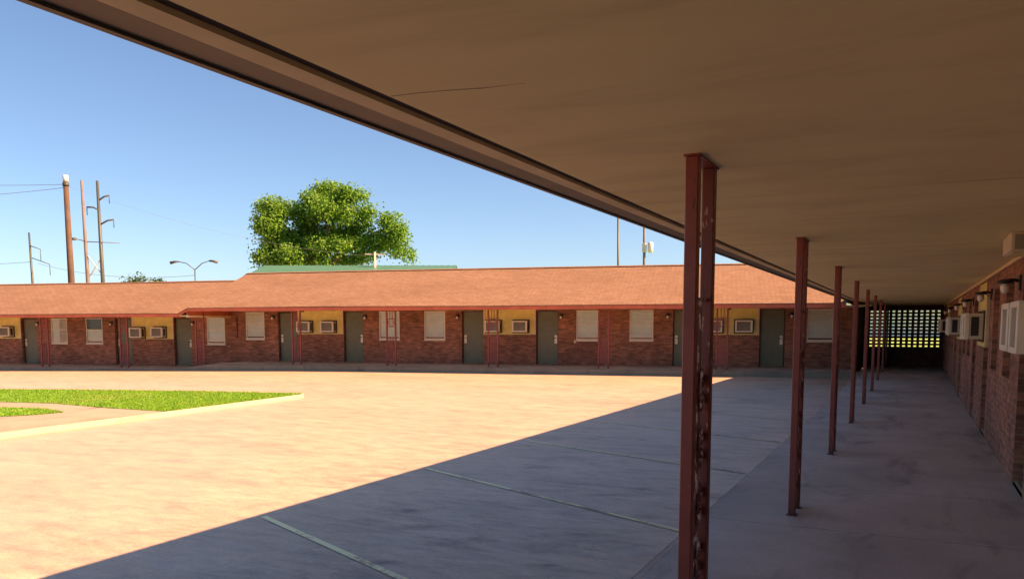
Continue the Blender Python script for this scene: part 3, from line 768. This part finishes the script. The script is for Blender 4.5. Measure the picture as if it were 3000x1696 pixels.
for A, B in zip(cols, cols[1:]):
    for k in range(nD):
        u = slen * k / nD; v = slen * (k + 1) / nD
        rf.face([A[k], B[k], B[k + 1], A[k + 1]], [(A[k][0], u), (B[k][0], u), (B[k + 1][0], v), (A[k + 1][0], v)])
# shingle thickness at the eave
for A, B in zip(cols, cols[1:]):
    a, b = A[0], B[0]
    rf.face([(a[0], a[1], a[2] - 0.03), (b[0], b[1], b[2] - 0.03), b, a])
for A, B in zip(cols, cols[1:]):
    a, b = A[-1], B[-1]; a0 = (A[0][0], 2 * DR - DE, A[0][2]); b0 = (B[0][0] + (0.9 if B is last else 0), 2 * DR - DE, B[0][2])
    rf.face([a, b, b0, a0], [(a[0], 0), (b[0], 0), (b[0], slen), (a[0], slen)])
roof = rf.build('roof', M['shingle'], far, FAR)
rc = MB()
rtop = [(T, DR, zR(T) + 0.025 + 0.01 * sin(T * 0.9 + 2)) for T in Ts] + [(Tend(DR), DR, 3.86)]
for a, b in zip(rtop, rtop[1:]):
    rc.face([(a[0], DR - 0.14, a[2] - 0.045), (b[0], DR - 0.14, b[2] - 0.045), b, a]); rc.face([a, b, (b[0], DR + 0.14, b[2] - 0.045), (a[0], DR + 0.14, a[2] - 0.045)])
rc.build('ridge_cap', M['shingle'], roof, FAR)
# gable ends
ge = MB(); ge.face([last[0], (last[-1][0], DR, last[-1][2]), (last[0][0] + 1.8, 2 * DR - DE, 2.31)]); ge.build('gable', M['fascia'], far, FAR)
ge = MB(); ge.face([(-39, DE, 2.1), (-39, 2 * DR - DE, 2.1), (-39, DR, 3.53)]); ge.build('gable', M['fascia'], far, FAR)
# fascias and soffits
fa = MB(); T1 = Tend(DE) - 0.0
fpts = [(-39, 1.965, 2.075), (-19.8, 1.965, 2.075), (-19.35, 2.165, 2.283), (T1, 2.165, 2.283)]
for (a, z0, z1), (b, y0, y1) in zip(fpts, fpts[1:]):
    n = max(1, int((b - a) / 1.2))
    for k in range(n):
        ta, tb = a + (b - a) * k / n, a + (b - a) * (k + 1) / n
        la, lb = k / n, (k + 1) / n
        w0 = 0.010 * sin(ta * 1.3); w1 = 0.010 * sin(tb * 1.3)
        za, zb, zc, zd = z0 + (y0 - z0) * la + w0, z0 + (y0 - z0) * lb + w1, z1 + (y1 - z1) * lb, z1 + (y1 - z1) * la
        fa.face([(ta, DE + 0.02, za), (tb, DE + 0.02, zb), (tb, DE + 0.02, zc), (ta, DE + 0.02, zd)])
        fa.face([(ta, DE + 0.05, zd), (tb, DE + 0.05, zc), (tb, DE + 0.05, zb), (ta, DE + 0.05, za)])
        fa.face([(ta, DE + 0.05, za), (tb, DE + 0.05, zb), (tb, DE + 0.02, zb), (ta, DE + 0.02, za)])
fa.build('fascia', M['fascia'], far, FAR)
sf = MB(); sf.box(-39, -19.4, DE + 0.053, DW + 0.3, ZS_L, ZS_L + 0.02); sf.build('soffit', M['soffit'], far, FAR)
sf = MB(); sf.box(-19.36, 4.55, DE + 0.053, DW + 0.3, ZS_R, ZS_R + 0.02); sf.build('soffit', M['soffit'], far, FAR)
cb = MB(); cb.box(-19.4, -19.362, DE + 0.06, DW + 0.2, ZS_L + 0.03, ZS_R + 0.02); cb.build('closing_board', M['fascia'], far, FAR)
cs = MB(); cs.bbox(-19.42, -19.34, DE + 0.06, DW - 0.01, ZS_L - 0.055, ZS_L + 0.026, 0.006); cs.build('beam', M['tan'], far, FAR)
cd = MB(); cd.tube([(T_(-25.42), DW - 0.03, 1.15), (T_(-25.42), DW - 0.03, 1.98)], 0.022, 8); cd.build('conduit', M['red_iron'], far, FAR)
ou = MB(); ou.bbox(T_(-11.43), T_(-11.36), DW - 0.025, DW, 0.98, 1.10, 0.005); ou.build('outlet_box', M['tan'], far, FAR)

# iron columns of the far walk
pc = make_column(2.04, 0.34, M['red_iron'], 'far')
farcols = [(-32.82, 'L', 'red iron column on the far walk between a door and the curtained window at far left'),
           (-28.97, 'L', 'red iron column on the far walk covering a door beside two air conditioners'),
           (-25.47, 'R', 'red iron column on the far walk where the roof steps up'),
           (-21.30, 'R', 'red iron column on the far walk partly hiding a door just right of the roof step'),
           (-17.46, 'R', 'red iron column on the far walk standing right in front of a white window'),
           (-13.605, 'R', 'red iron column on the far walk in front of an air conditioner on a mustard panel'),
           (-9.68, 'R', 'red iron column on the far walk at the right edge of a window, on bare brick'),
           (-5.77, 'R', 'red iron column on the far walk half hidden behind the nearest porch column')]
first = True
for t, sec, lab in farcols:
    o = pc if first else copy_tree(pc); first = False
    T = t + 5.943
    z = -0.048 if sec == 'L' else zf(T) + 0.002
    put(o, FAR, T, DC, z); o.scale = (1, 1, 1 if sec == 'R' else (ZS_L + 0.05) / 2.045)
    tag(o, lab, 'porch column', 'iron columns along the far walk')

# air conditioners of the far wing
ac = make_ac()
first_ac = [True]
def place_ac(rot, a, b, z, lab, grp):
    o = ac if first_ac[0] else copy_tree(ac); first_ac[0] = False
    put(o, rot, a, b, z); tag(o, lab, 'air conditioner', grp); return o
GA = 'air conditioners in the far wing'
for t, z, lab in [(-36.98, 1.17, 'white air conditioner at the far left edge of the photo in the far wing'),
                  (-30.17, 1.13, 'left white air conditioner of the pair under the lower roof end'),
                  (-29.12, 1.15, 'right white air conditioner of the pair under the lower roof end'),
                  (-22.32, 1.38, 'left air conditioner of the first pair right of the roof step, beside a column'),
                  (-21.28, 1.38, 'right air conditioner of the first pair right of the roof step'),
                  (-14.5, 1.39, 'white air conditioner behind a red iron column in the far wing'),
                  (-13.44, 1.39, 'white air conditioner just left of the middle door on a mustard panel'),
                  (-6.45, 1.39, 'air conditioner of the far wing hidden behind the nearest porch column'),
                  (-5.44, 1.39, 'white air conditioner of the far wing just right of the nearest porch column')]:
    place_ac(FAR, T_(t), DW + 0.018, z, lab, GA)

sc_ = make_sconce(); first_s = [True]
def place_lamp(rot, a, b, z, lab, grp):
    o = sc_ if first_s[0] else copy_tree(sc_); first_s[0] = False
    put(o, rot, a, b, z); tag(o, lab, 'wall lamp', grp)
GL = 'wall lamps along the far wing'
for t, z, lab in [(-35.29, 1.74, 'black wall lamp beside the leftmost door of the far wing'),
                  (-31.48, 1.74, 'black wall lamp right of the half-dark window in the far wing'),
                  (-27.45, 1.74, 'black wall lamp beside the door at the roof step'),
                  (-23.73, 1.97, 'black wall lamp between a window and the first door right of the roof step'),
                  (-19.70, 1.97, 'black wall lamp left of the window that a column stands before'),
                  (-15.90, 1.97, 'black wall lamp left of the door near a column and mustard panel'),
                  (-11.90, 1.97, 'black wall lamp right of the middle door of the far wing'),
                  (-8.05, 1.97, 'black wall lamp right of the wide window left of the nearest porch column'),
                  (-3.87, 1.98, 'black wall lamp between the rightmost door and the second porch column')]:
    place_lamp(FAR, T_(t), DW, z, lab, GL)

pl0 = None
for t, z, lab in [(-36.9, ZS_L, 'small dark lamp under the eave above the leftmost mustard panel'), (-21.6, ZS_R, 'small dark lamp under the eave above the pair right of the roof step'),
                  (-5.6, ZS_R, 'small dark lamp under the eave above the rightmost mustard panel')]:
    if pl0 is None:
        pl0 = empty('eave_lamp')
        a = MB(); a.lathe([(0.06, 0.0), (0.07, -0.02), (0.055, -0.035)], 12); a.build('base', M['black'], pl0)
        a = MB(); a.lathe([(0.05, -0.034), (0.05, -0.06), (0.02, -0.05)], 12); a.build('shade', M['sleeve'], pl0)
        o = pl0
    else: o = copy_tree(pl0)
    put(o, FAR, T_(t) - 0.35, DW - 0.9, z - 0.002); tag(o, lab, 'lamp', 'small lamps under the far eave')

# ------------------------------------------------------------------ near wing over the covered walk (frame NEAR: a = -Y, b = X)
near = empty('motel_wing', (4.2, 12, 0), NEAR)
tag(near, 'near brick motel wing whose porch roof covers the walkway on the right', 'building')
XW, ZC = 0.974, 2.35
Y0, Y1 = -9.0, 33.3
MODP = 7.27
ndoors = [(9.20 + MODP * k, 1) for k in range(-1, 4)] + [(13.88 + MODP * k, -1) for k in range(-2, 3)]
nwins = [10.85 + MODP * k for k in range(-2, 4)] + [12.50 + MODP * k for k in range(-2, 4)]
npan = [(7.03 + MODP * k, 8.74 + MODP * k) for k in range(-1, 4)]
nwins = [y for y in nwins if -8 < y < 32.6]
wm = MB()
ops = [(-y - .42, -y + .42, 0.0, 2.06) for y, _ in ndoors] + [(-y - .425, -y + .425, 1.02, 2.11) for y in nwins] + [(-b, -a, 1.28, ZC - 0.05) for a, b in npan]
wall(wm, -Y1, -Y0, -0.05, ZC, XW, 0.2, ops)
wm.build('wall', M['brick'], near, NEAR)
b_ = MB(); wall(b_, -Y1, -Y0, -0.05, ZC, 7.4, 0.2, []); b_.build('rear_wall', M['brick'], near, NEAR)
for a in (Y0, Y1):
    b_ = MB(); b_.box(-a - 0.1, -a + 0.1, XW + 0.204, 7.396, -0.05, ZC); b_.build('side_wall', M['brick'], near, NEAR)
b_ = MB(); b_.face([(-Y1, XW + 0.2, 0.004), (-Y0, XW + 0.2, 0.004), (-Y0, 7.4, 0.004), (-Y1, 7.4, 0.004)]); b_.build('floor', M['dark'], near, NEAR)
def place_near(o, y, z): place_child(o, near, NEAR, -y, XW, z)
for y, hg in ndoors:
    place_near(copy_tree(dl[0 if hg < 0 else 1]), y, 0.0)
wdeep = make_window(deep=True)
for k, y in enumerate(nwins): place_near(wdeep if k == 0 else copy_tree(wdeep), y, 1.02)
for a, b in npan: place_near(make_panel(b - a, ZC - 0.05 - 1.28), (a + b) / 2, 1.28)
tr_ = MB(); tr_.bbox(-Y1 + 0.15, -Y0, XW - 0.035, XW - 0.003, ZC - 0.045, ZC - 0.003, 0.006); tr_.build('crown_trim', M['tan'], near, NEAR)
# soffit: plaster, dark gap, edge board, painted roof edge
def strip(name, x0, x1, z, mat, seg=1.0, th=0.03, wob=0.0):
    s = MB(); n = int((Y1 - Y0) / seg)
    for k in range(n):
        a, b = Y0 + (Y1 - Y0) * k / n, Y0 + (Y1 - Y0) * (k + 1) / n
        za = z + wob * sin(a * 1.1); zb = z + wob * sin(b * 1.1)
        P = lambda y, x, z_: (-y, x, z_)
        s.face([P(a, x0, za), P(a, x1, za), P(b, x1, zb), P(b, x0, zb)])
        s.face([P(a, x0, za + th), P(b, x0, zb + th), P(b, x1, zb + th), P(a, x1, za + th)])
        s.face([P(a, x0, za), P(b, x0, zb), P(b, x0, zb + th), P(a, x0, za + th)]); s.face([P(a, x1, za), P(a, x1, za + th), P(b, x1, zb + th), P(b, x1, zb)])
    return s.build(name, mat, near, NEAR)
strip('soffit', -1.53, XW + 0.2, ZC, M['soffit'], 4.0)
strip('soffit_gap', -1.585, -1.532, ZC + 0.012, M['gap'])
strip('edge_board', -1.665, -1.587, ZC - 0.004, M['board'])
strip('roof_edge', -1.80, -1.667, ZC + 0.004, M['edge'])
fn = MB(); fn.box(-Y1, -Y0, -1.826, -1.802, ZC - 0.004, ZC + 0.115); fn.build('fascia', M['edge'], near, NEAR)
ck = MB(); ck.tube([(-2.18, -1.52, ZC), (-2.19, -1.42, ZC), (-2.20, -1.36, ZC), (-2.225, -1.25, ZC), (-2.235, -1.22, ZC), (-2.25, -1.08, ZC + 0.0015)], 0.0022, 4)
ck.build('sheet_joint', M['crack'], near, NEAR)  # thin crack along a soffit sheet joint
rn = MB(); xr, zr_ = 3.9, 4.45
for (xa, za), (xb, zb) in (((-1.86, 2.47), (xr, zr_)), ((xr, zr_), (9.6, 2.47))):
    n = 10
    for k in range(n):
        a, b = Y0 + (Y1 - Y0 + 0.3) * k / n, Y0 + (Y1 - Y0 + 0.3) * (k + 1) / n
        q = [(-b, xa, za), (-a, xa, za), (-a, xb, zb), (-b, xb, zb)]
        ln = sqrt((xb - xa) ** 2 + (zb - za) ** 2)
        rn.face(q, [(-b, 0), (-a, 0), (-a, ln), (-b, ln)])
        rn.face([(p[0], p[1], p[2] - 0.03) for p in q[::-1]])
for x, z in ((-1.86, 2.47), (9.6, 2.47)):
    rn.face([(-Y1 - 0.3, x, z - 0.03), (-Y0, x, z - 0.03), (-Y0, x, z), (-Y1 - 0.3, x, z)])
rn.build('roof', M['shingle'], near, NEAR)
for y in (Y0, Y1 + 0.25):
    gn = MB(); gn.face([(-y, -1.84, 2.44), (-y, 9.58, 2.44), (-y, xr, zr_ - 0.03)]); gn.build('gable', M['fascia'], near, NEAR)

# porch columns beside the walkway
cn = make_column(ZC, 0.305, M['rust'], 'near')
ordn = ['nearest rusty red iron porch column, its foot cut off by the frame', 'second red iron porch column from the camera along the walkway', 'third red iron porch column from the camera along the walkway',
        'fourth red iron porch column from the camera along the walkway', 'fifth red iron porch column from the camera along the walkway', 'sixth red iron porch column from the camera along the walkway',
        'seventh red iron porch column from the camera, thin and far along the walkway', 'eighth red iron porch column from the camera, before the open screen', 'ninth red iron porch column, farthest, close to the open brick screen']
for k, lab in enumerate(ordn):
    o = cn if k == 0 else copy_tree(cn)
    y = 3.496 + 3.635 * k + 0.1525
    z = zz(y)
    o.location = (-0.876, y, z); o.rotation_euler = (0, 0, pi / 2); o.scale = (1, 1, (ZC - z) / ZC)
    tag(o, lab, 'porch column', 'iron columns along the covered walkway')

GN = 'air conditioners along the covered walkway'
for y, lab in [(7.68, 'air conditioner at the right edge of the photo, nearest on the covered walkway'), (8.42, 'second air conditioner from the right edge on the covered walkway'),
               (14.95, 'air conditioner beyond the nearest two on the walkway, dark vent on its side'), (15.7, 'air conditioner tucked behind the one with the dark side vent'),
               (22.0, 'far air conditioner on the walkway wall with a dark vent, before the last pair'), (22.85, 'air conditioner directly behind another on the far walkway wall'),
               (29.3, 'farthest air conditioner on the walkway wall, beside the open screen'), (30.1, 'air conditioner at the very end of the walkway wall')]:
    place_ac(NEAR, -y, XW + 0.018, 1.40, lab, GN)
GW = 'wall lamps along the covered walkway'
for k, lab in enumerate(['nearest black wall lamp on the walkway wall at the right edge', 'second black wall lamp on the walkway wall, before the mustard panel', 'third black wall lamp on the walkway wall, above the first far air conditioner',
                         'fourth black wall lamp along the walkway wall', 'fifth black wall lamp along the walkway wall', 'sixth black wall lamp, farthest on the walkway wall']):
    y = [9.86, 13.28, 17.13, 20.55, 24.4, 27.82][k]
    place_lamp(NEAR, -y, XW, 2.05, lab, GW)
# box fixture under the soffit
bx = empty('ceiling_fixture', (0.80, 7.75, ZC))
a = MB(); a.bbox(-0.15, 0.15, -0.30, 0.30, -0.15, -0.0, 0.01); a.build('housing', M['beige'], bx)
a = MB(); a.box(-0.12, 0.12, -0.304, -0.301, -0.135, -0.02); a.build('end_plate', M['grille'], bx)
a = MB(); a.box(-0.13, 0.13, -0.27, 0.27, -0.156, -0.151); a.build('diffuser', M['board'], bx)
tag(bx, 'pale box fixture under the porch soffit at the right edge', 'ceiling light')

# open brick screen closing the walkway
sm_ = MB(); ops = []
pitch_x, pitch_z = 0.1865, 0.128
for i in range(14):
    x = -1.44 + pitch_x * (i - 0)
    if x > 0.85: break
    for j in range(11):
        z = 2.14 - pitch_z * j
        ops.append((x - 0.046, x + 0.046, z - 0.028, z + 0.028))
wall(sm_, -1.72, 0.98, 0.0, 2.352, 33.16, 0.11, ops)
scn = sm_.build('brick_screen', M['brick_shaded'], None, WORLD)
tag(scn, 'open brick screen wall closing the far end of the covered walkway', 'screen wall')

# ------------------------------------------------------------------ poles, wires, lamps, trees beyond
def pole(mb, p, q, r0, r1, n=10):
    P, Q = Vector(p), Vector(q); mb.tube([P, P.lerp(Q, 0.5), Q], r0, n, True, r1); return mb
def root(name, loc, label, cat, group=None):
    o = empty(name, loc); tag(o, label, cat, group); return o
def part(mb, name, mat, parent): return mb.build(name, mat, parent, WORLD)

u = root('utility_pole', (-39.3, 27.4, 0), 'thick brown wooden utility pole with a white cap, tallest at left', 'utility pole')
part(pole(MB(), (-39.35, 27.38, -0.3), (-40.16, 27.88, 9.18), 0.185, 0.125), 'pole', M['wood'], u)
part(pole(MB(), (-40.157, 27.878, 9.16), (-40.19, 27.90, 9.48), 0.137, 0.137), 'cap', M['cap'], u)
part(pole(MB(), (-40.13, 27.86, 8.92), (-40.15, 27.87, 9.08), 0.16, 0.16), 'band', M['steel'], u)

h_ = root('transmission_tower', (-73.3, 53.6, 0), 'tall two-pole power pylon with cross brace behind the far roof', 'power pole')
part(pole(MB(), (-73.6, 53.0, 0), (-75.05, 53.82, 16.1), 0.22, 0.13), 'pole', M['wood_grey'], h_)
part(pole(MB(), (-72.3, 53.65, 0), (-73.65, 54.51, 16.05), 0.22, 0.13), 'pole', M['steel'], h_)
for p, q in [((-74.19, 53.46, 8.59), (-72.85, 53.96, 6.72)), ((-72.97, 54.05, 8.45), (-73.95, 53.45, 6.6))]:
    part(pole(MB(), p, q, 0.055, 0.055, 6), 'brace', M['pale'], h_)
part(pole(MB(), (-74.55, 53.55, 10.03), (-71.2, 54.85, 9.85), 0.05, 0.035, 6), 'cross_arm', M['wood_grey'], h_)
for a, b, c in [((-73.45, 54.42, 14.1), (-72.5, 54.9, 14.6), -0.8), ((-73.3, 54.32, 13.15), (-74.5, 53.85, 13.45), -0.8), ((-73.14, 54.33, 11.75), (-72.0, 54.9, 12.2), -0.8)]:
    ar = part(MB().tube([a, ((a[0] + b[0]) / 2, (a[1] + b[1]) / 2, (a[2] + b[2]) / 2 + 0.12), b], 0.085, 6), 'arm', M['steel'], h_)
    part(pole(MB(), b, (b[0], b[1], b[2] + c), 0.045, 0.045, 6), 'insulator', M['steel'], ar)
part(MB().bbox(-74.0, -73.5, 51.5, 51.9, 9.95, 10.2, 0.05).tube([(-73.6, 51.8, 10.1), (-74.4, 53.4, 10.05)], 0.05, 6), 'lamp_head', M['steel'], h_)

l_ = root('power_pole', (-108, 69.5, 0), 'thin distant power pole at far left with two short arms', 'power pole')
part(pole(MB(), (-108.0, 69.5, 0), (-109.37, 70.16, 14.4), 0.2, 0.12), 'pole', M['steel'], l_)
for z, e in ((12.6, 1.4), (11.0, 2.6)):
    ar = part(MB().tube([(-109.1, 70.05, z), (-109.1 + e * 0.9, 70.05 + e * 0.42, z - 0.35 * e)], 0.06, 6), 'arm', M['steel'], l_)
    part(pole(MB(), (-109.1 + e * 0.9, 70.05 + e * 0.42, z - 0.35 * e), (-109.1 + e * 0.9, 70.05 + e * 0.42, z - 0.35 * e - 1.5), 0.05, 0.05, 6), 'insulator', M['steel'], ar)

t_ = root('street_lamp', (-72.57, 65.3, 0), 'twin-armed street lamp rising behind the low roof left of the tree', 'street lamp')
part(pole(MB(), (-72.57, 65.3, 0), (-72.62, 65.4, 7.95), 0.10, 0.06), 'pole', M['steel'], t_)
for e in ((-74.3, 64.6, 8.82), (-71.2, 66.2, 8.9)):
    m_ = ((-72.62 + e[0]) / 2, (65.4 + e[1]) / 2, 8.62)
    part(MB().tube([(-72.62, 65.4, 7.9), m_, e], 0.05, 6), 'arm', M['steel'], t_)
    d = -1 if e[0] < -73 else 1
    part(MB().tube([e, (e[0] + d * 0.35, e[1] + d * 0.17, e[2] - 0.03), (e[0] + d * 0.8, e[1] + d * 0.38, e[2] - 0.16)], 0.10, 8, True, 0.17), 'lamp_head', M['steel'], t_)

w_ = root('utility_pole', (-30.25, 41.3, 0), 'short pale wooden pole with a crossarm in front of the big tree', 'utility pole')
part(pole(MB(), (-30.25, 41.3, 0), (-30.33, 41.45, 6.2), 0.08, 0.07), 'pole', M['cream'], w_)
part(MB().tube([(-30.9, 41.2, 6.08), (-29.8, 41.75, 6.05)], 0.05, 4), 'crossarm', M['cream'], w_)
r1 = root('mast', (-19.9, 57.7, 0), 'thin grey mast rising behind the far ridge, left of the transformer pole', 'pole')
part(pole(MB(), (-19.9, 57.7, 0), (-20.3, 58.4, 11.0), 0.10, 0.06), 'pole', M['steel'], r1)
r2 = root('utility_pole', (-18.2, 58.6, 0), 'utility pole with a white transformer can behind the far ridge', 'utility pole')
part(pole(MB(), (-18.2, 58.6, 0), (-18.45, 59.1, 10.4), 0.13, 0.09), 'pole', M['wood_grey'], r2)
part(MB().lathe([(0.10, -0.40), (0.20, -0.34), (0.21, 0.32), (0.10, 0.40)], 12, (-17.92, 59.0, 7.45)), 'transformer', M['cap'], r2)
part(MB().bbox(-18.5, -18.2, 58.75, 59.0, 7.1, 7.75, 0.03), 'fuse_box', M['pale'], r2)
part(MB().tube([(-18.95, 58.7, 9.2), (-17.85, 59.25, 9.2)], 0.06, 6), 'crossarm', M['pale'], r2)

def wire_(p, q, sag, lab, r=0.012):
    P, Q = Vector(p), Vector(q)
    pts = [P.lerp(Q, k / 14) - Vector((0, 0, sag * 4 * (k / 14) * (1 - k / 14))) for k in range(15)]
    m = MB(); m.tube([v - P for v in pts], r, 5)
    o = m.build('overhead_wire', M['wire']); o.location = P; tag(o, lab, 'wire', 'overhead wires at left')
wire_((-40.15, 27.87, 9.02), (-53, 21.5, 9.6), 0.25, 'upper overhead wire running left from the capped wooden pole')
wire_((-40.15, 27.87, 8.86), (-53, 21.5, 8.2), 0.25, 'lower overhead wire running left from the capped wooden pole')
wire_((-40.1, 27.9, 8.95), (-31.0, 41.4, 6.0), 0.6, 'slack overhead wire running right and down from the capped wooden pole', 0.005)
wire_((-109.1, 70.05, 10.4), (-150, 50, 13.5), 1.6, 'overhead wire running left from the distant thin power pole', 0.03)
wire_((-108.2, 70.4, 10.2), (-72.6, 65.4, 7.3), 0.9, 'long overhead wire from the distant power pole to the twin street lamp', 0.02)

gb = root('shed', (-30, 40, 0), 'building with a green metal roof just behind the far ridge', 'building')
gx = Matrix.Rotation(0.47, 4, 'Z')
def G(m, name, mat):
    m.v = [gx @ v + Vector((-30.0, 39.0, 0)) for v in m.v]; return part(m, name, mat, gb)
G(MB().box(-6.0, 5.6, -0.1, 6.0, 0, 4.40), 'wall', M['cream'])
rm = MB()
rm.face([(-6.3, -0.5, 4.62), (5.9, -0.5, 4.62), (5.9, 3.0, 5.43), (-6.3, 3.0, 5.43)]); rm.face([(-6.3, 3.0, 5.43), (5.9, 3.0, 5.43), (5.9, 6.5, 4.43), (-6.3, 6.5, 4.43)])
for k in range(31):
    x = -6.25 + k * 0.4
    rm.face([(x, -0.5, 4.46), (x + 0.05, -0.5, 4.46), (x + 0.05, 3.0, 5.46), (x, 3.0, 5.46)])
G(rm, 'roof', M['green_roof'])
gg = MB(); gg.face([(5.62, 0, 4.40), (5.62, 6, 4.40), (5.62, 3.0, 5.35)]); G(gg, 'gable', M['cream'])
gg = MB(); gg.face([(-6.02, 0, 4.40), (-6.02, 6, 4.40), (-6.02, 3.0, 5.35)]); G(gg, 'gable', M['cream'])
G(MB().bbox(5.72, 5.98, -0.55, 0.4, 4.30, 4.62, 0.03), 'gutter_end', M['cap'])

def make_tree(name, base, blobs, nleaf, lsize, trunk_r, limbs, mat, label, seed, cat='tree'):
    r = empty(name, base); tag(r, label, cat)
    tk = MB(); B = Vector(base)
    for pts, a, b in limbs: tk.tube([Vector(p) - B for p in pts], a, 7, True, b)
    tk.build('trunk', M['bark'], r)
    rg = random.Random(seed); cm = MB()
    vol = [bl[3] * bl[4] * bl[5] for bl in blobs]; tot = sum(v ** 0.75 for v in vol)
    for bl, v in zip(blobs, vol):
        n = int(nleaf * v ** 0.75 / tot)
        # twig clusters on the blob, leaves round each cluster
        ncl = max(6, n // 26)
        for _ in range(ncl):
            while True:
                d = Vector((rg.gauss(0, 1), rg.gauss(0, 1), rg.gauss(0, 1))).normalized()
                rad = rg.uniform(0.2, 1.0) ** 0.45 * rg.uniform(0.74, 1.2)
                c = Vector((bl[0] + d.x * bl[3] * rad, bl[1] + d.y * bl[4] * rad, bl[2] + d.z * bl[5] * rad)); break
            cs_ = rg.uniform(0.22, 0.52) * (lsize / 0.3)
            for _k in range(n // ncl):
                p = c + Vector([max(-1.7, min(1.7, rg.gauss(0, 1))) * q_ for q_ in (cs_, cs_, cs_ * 0.8)]) - B
                s_ = lsize * rg.uniform(0.55, 1.15)
                nrm = (Vector((rg.gauss(0, 0.7), rg.gauss(0, 0.7), rg.gauss(0.45, 0.6))) + d * 0.5).normalized()
                a = nrm.orthogonal().normalized(); a = (a * cos(rg.random() * 6.28) + nrm.cross(a) * sin(rg.random() * 6.28)).normalized(); b = nrm.cross(a)
                cm.face([p - a * s_ * 0.5, p + b * s_ * 0.28 + nrm * 0.02, p + a * s_ * 0.55, p - b * s_ * 0.28])
    cm.build('crown', mat, r, merge=False)
    return r
# big tree: offsets along view-right (R) and depth (Q) from its centre
C0 = Vector((-38.6, 46.6, 0)); R_ = Vector((0.894, 0.447, 0)); Q_ = Vector((-0.447, 0.894, 0))
def tb(u_, v_, z, a, b, c):
    p = C0 + R_ * u_ + Q_ * v_; return (p.x, p.y, z, a, b, c)
BL = [(430,520,170,95),(400,690,170,130),(480,870,200,130),(370,1020,150,110),(590,1010,150,110),(330,465,80,60),(590,480,75,65),
      (980,300,150,85),(850,300,65,70),(820,420,95,85),(1090,400,165,110),(1200,340,105,75),(1335,370,62,58),(950,530,175,110),(1150,570,155,100),(800,560,80,70),
      (880,740,120,85),(1080,740,150,95),(1235,700,95,95),(900,900,135,95),(1090,890,140,85),(1255,880,95,85),(810,1020,110,75),(1070,1030,95,55),(1265,1020,105,65),
      (1440,540,80,52),(1375,650,55,55),(1425,770,62,55),(1640,640,105,78),(1725,730,85,75),(1620,800,105,85),(1765,850,75,65),(1700,920,90,38),(1540,880,72,62),(1850,960,45,55),(1870,1035,26,30),(1460,905,62,55),(1400,985,62,36),(700,640,110,90),(690,770,100,80),(660,560,80,60),(690,900,110,90),(1380,830,80,60),(1330,560,80,60),(950,1090,110,50),(720,1080,90,55),(1180,1080,90,45),(560,1110,110,50),(1680,990,15,26)]
rgb = random.Random(4)
blobs = [tb((X - 925) / 149, rgb.uniform(-1.0, 1.0) * min(1.5, rx / 80), 11.96 - (Y - 205) / 149.4, rx / 149, (rx + ry) / 2 / 149 * 1.15, ry / 149) for X, Y, rx, ry in BL]
def tp_(u_, v_, z): p = C0 + R_ * u_ + Q_ * v_; return (p.x, p.y, z)
limbs = [([tp_(-0.2, 0, 0), tp_(-0.1, 0, 3.0), tp_(0, 0, 6.0)], 0.42, 0.30), ([tp_(0, 0, 5.6), tp_(-1.5, -0.3, 7.6), tp_(-3.2, 0.1, 9.2)], 0.22, 0.07), ([tp_(0, 0, 5.8), tp_(0.3, 0.1, 8.4), tp_(0.2, 0.2, 11.0)], 0.24, 0.06),
         ([tp_(0, 0, 5.6), tp_(2.0, 0, 7.6), tp_(4.3, 0.2, 8.6)], 0.20, 0.06), ([tp_(0.6, 0, 6.4), tp_(2.4, 0.4, 7.4), tp_(4.6, 0.2, 8.0)], 0.10, 0.03), ([tp_(-0.4, 0, 5.0), tp_(-2.0, -0.3, 6.0), tp_(-3.9, 0.3, 6.6)], 0.16, 0.05)]
make_tree('tree', (C0.x - 0.18, C0.y - 0.09, 0), blobs, 54000, 0.24, 0.4, limbs, M['leaf'], 'big bushy green tree behind the far roof', 5)
make_tree('tree', (-83.2, 65.6, 0), [(-83.4, 65.4, 6.2, 0.9, 1.0, 0.8), (-82.6, 65.9, 6.5, 0.9, 1.0, 0.7)], 900, 0.38, 0.2, [([(-83.2, 65.6, 0), (-83.1, 65.6, 6.6)], 0.2, 0.08)], M['leaf2'], 'left treetop of the two just showing over the low roof', 8)
make_tree('tree', (-80.8, 66.8, 0), [(-80.7, 66.9, 6.1, 0.85, 1.0, 0.75)], 600, 0.38, 0.2, [([(-80.8, 66.8, 0), (-80.7, 66.9, 6.5)], 0.2, 0.08)], M['leaf2'], 'right treetop of the two just showing over the low roof', 9)

wh = empty('warehouse', (0, 138, 0)); tag(wh, 'pale metal building beyond the lawn, glimpsed through the open brick screen', 'building')
part(MB().box(-45, 45, 136, 160, 0, 6.0), 'wall', M['whitewall'], wh)
q = MB(); q.face([(-46, 135.2, 5.9), (46, 135.2, 5.9), (46, 148, 8.6), (-46, 148, 8.6)]); q.face([(-46, 148, 8.6), (46, 148, 8.6), (46, 160.8, 5.9), (-46, 160.8, 5.9)])
part(q, 'roof', M['pale'], wh)
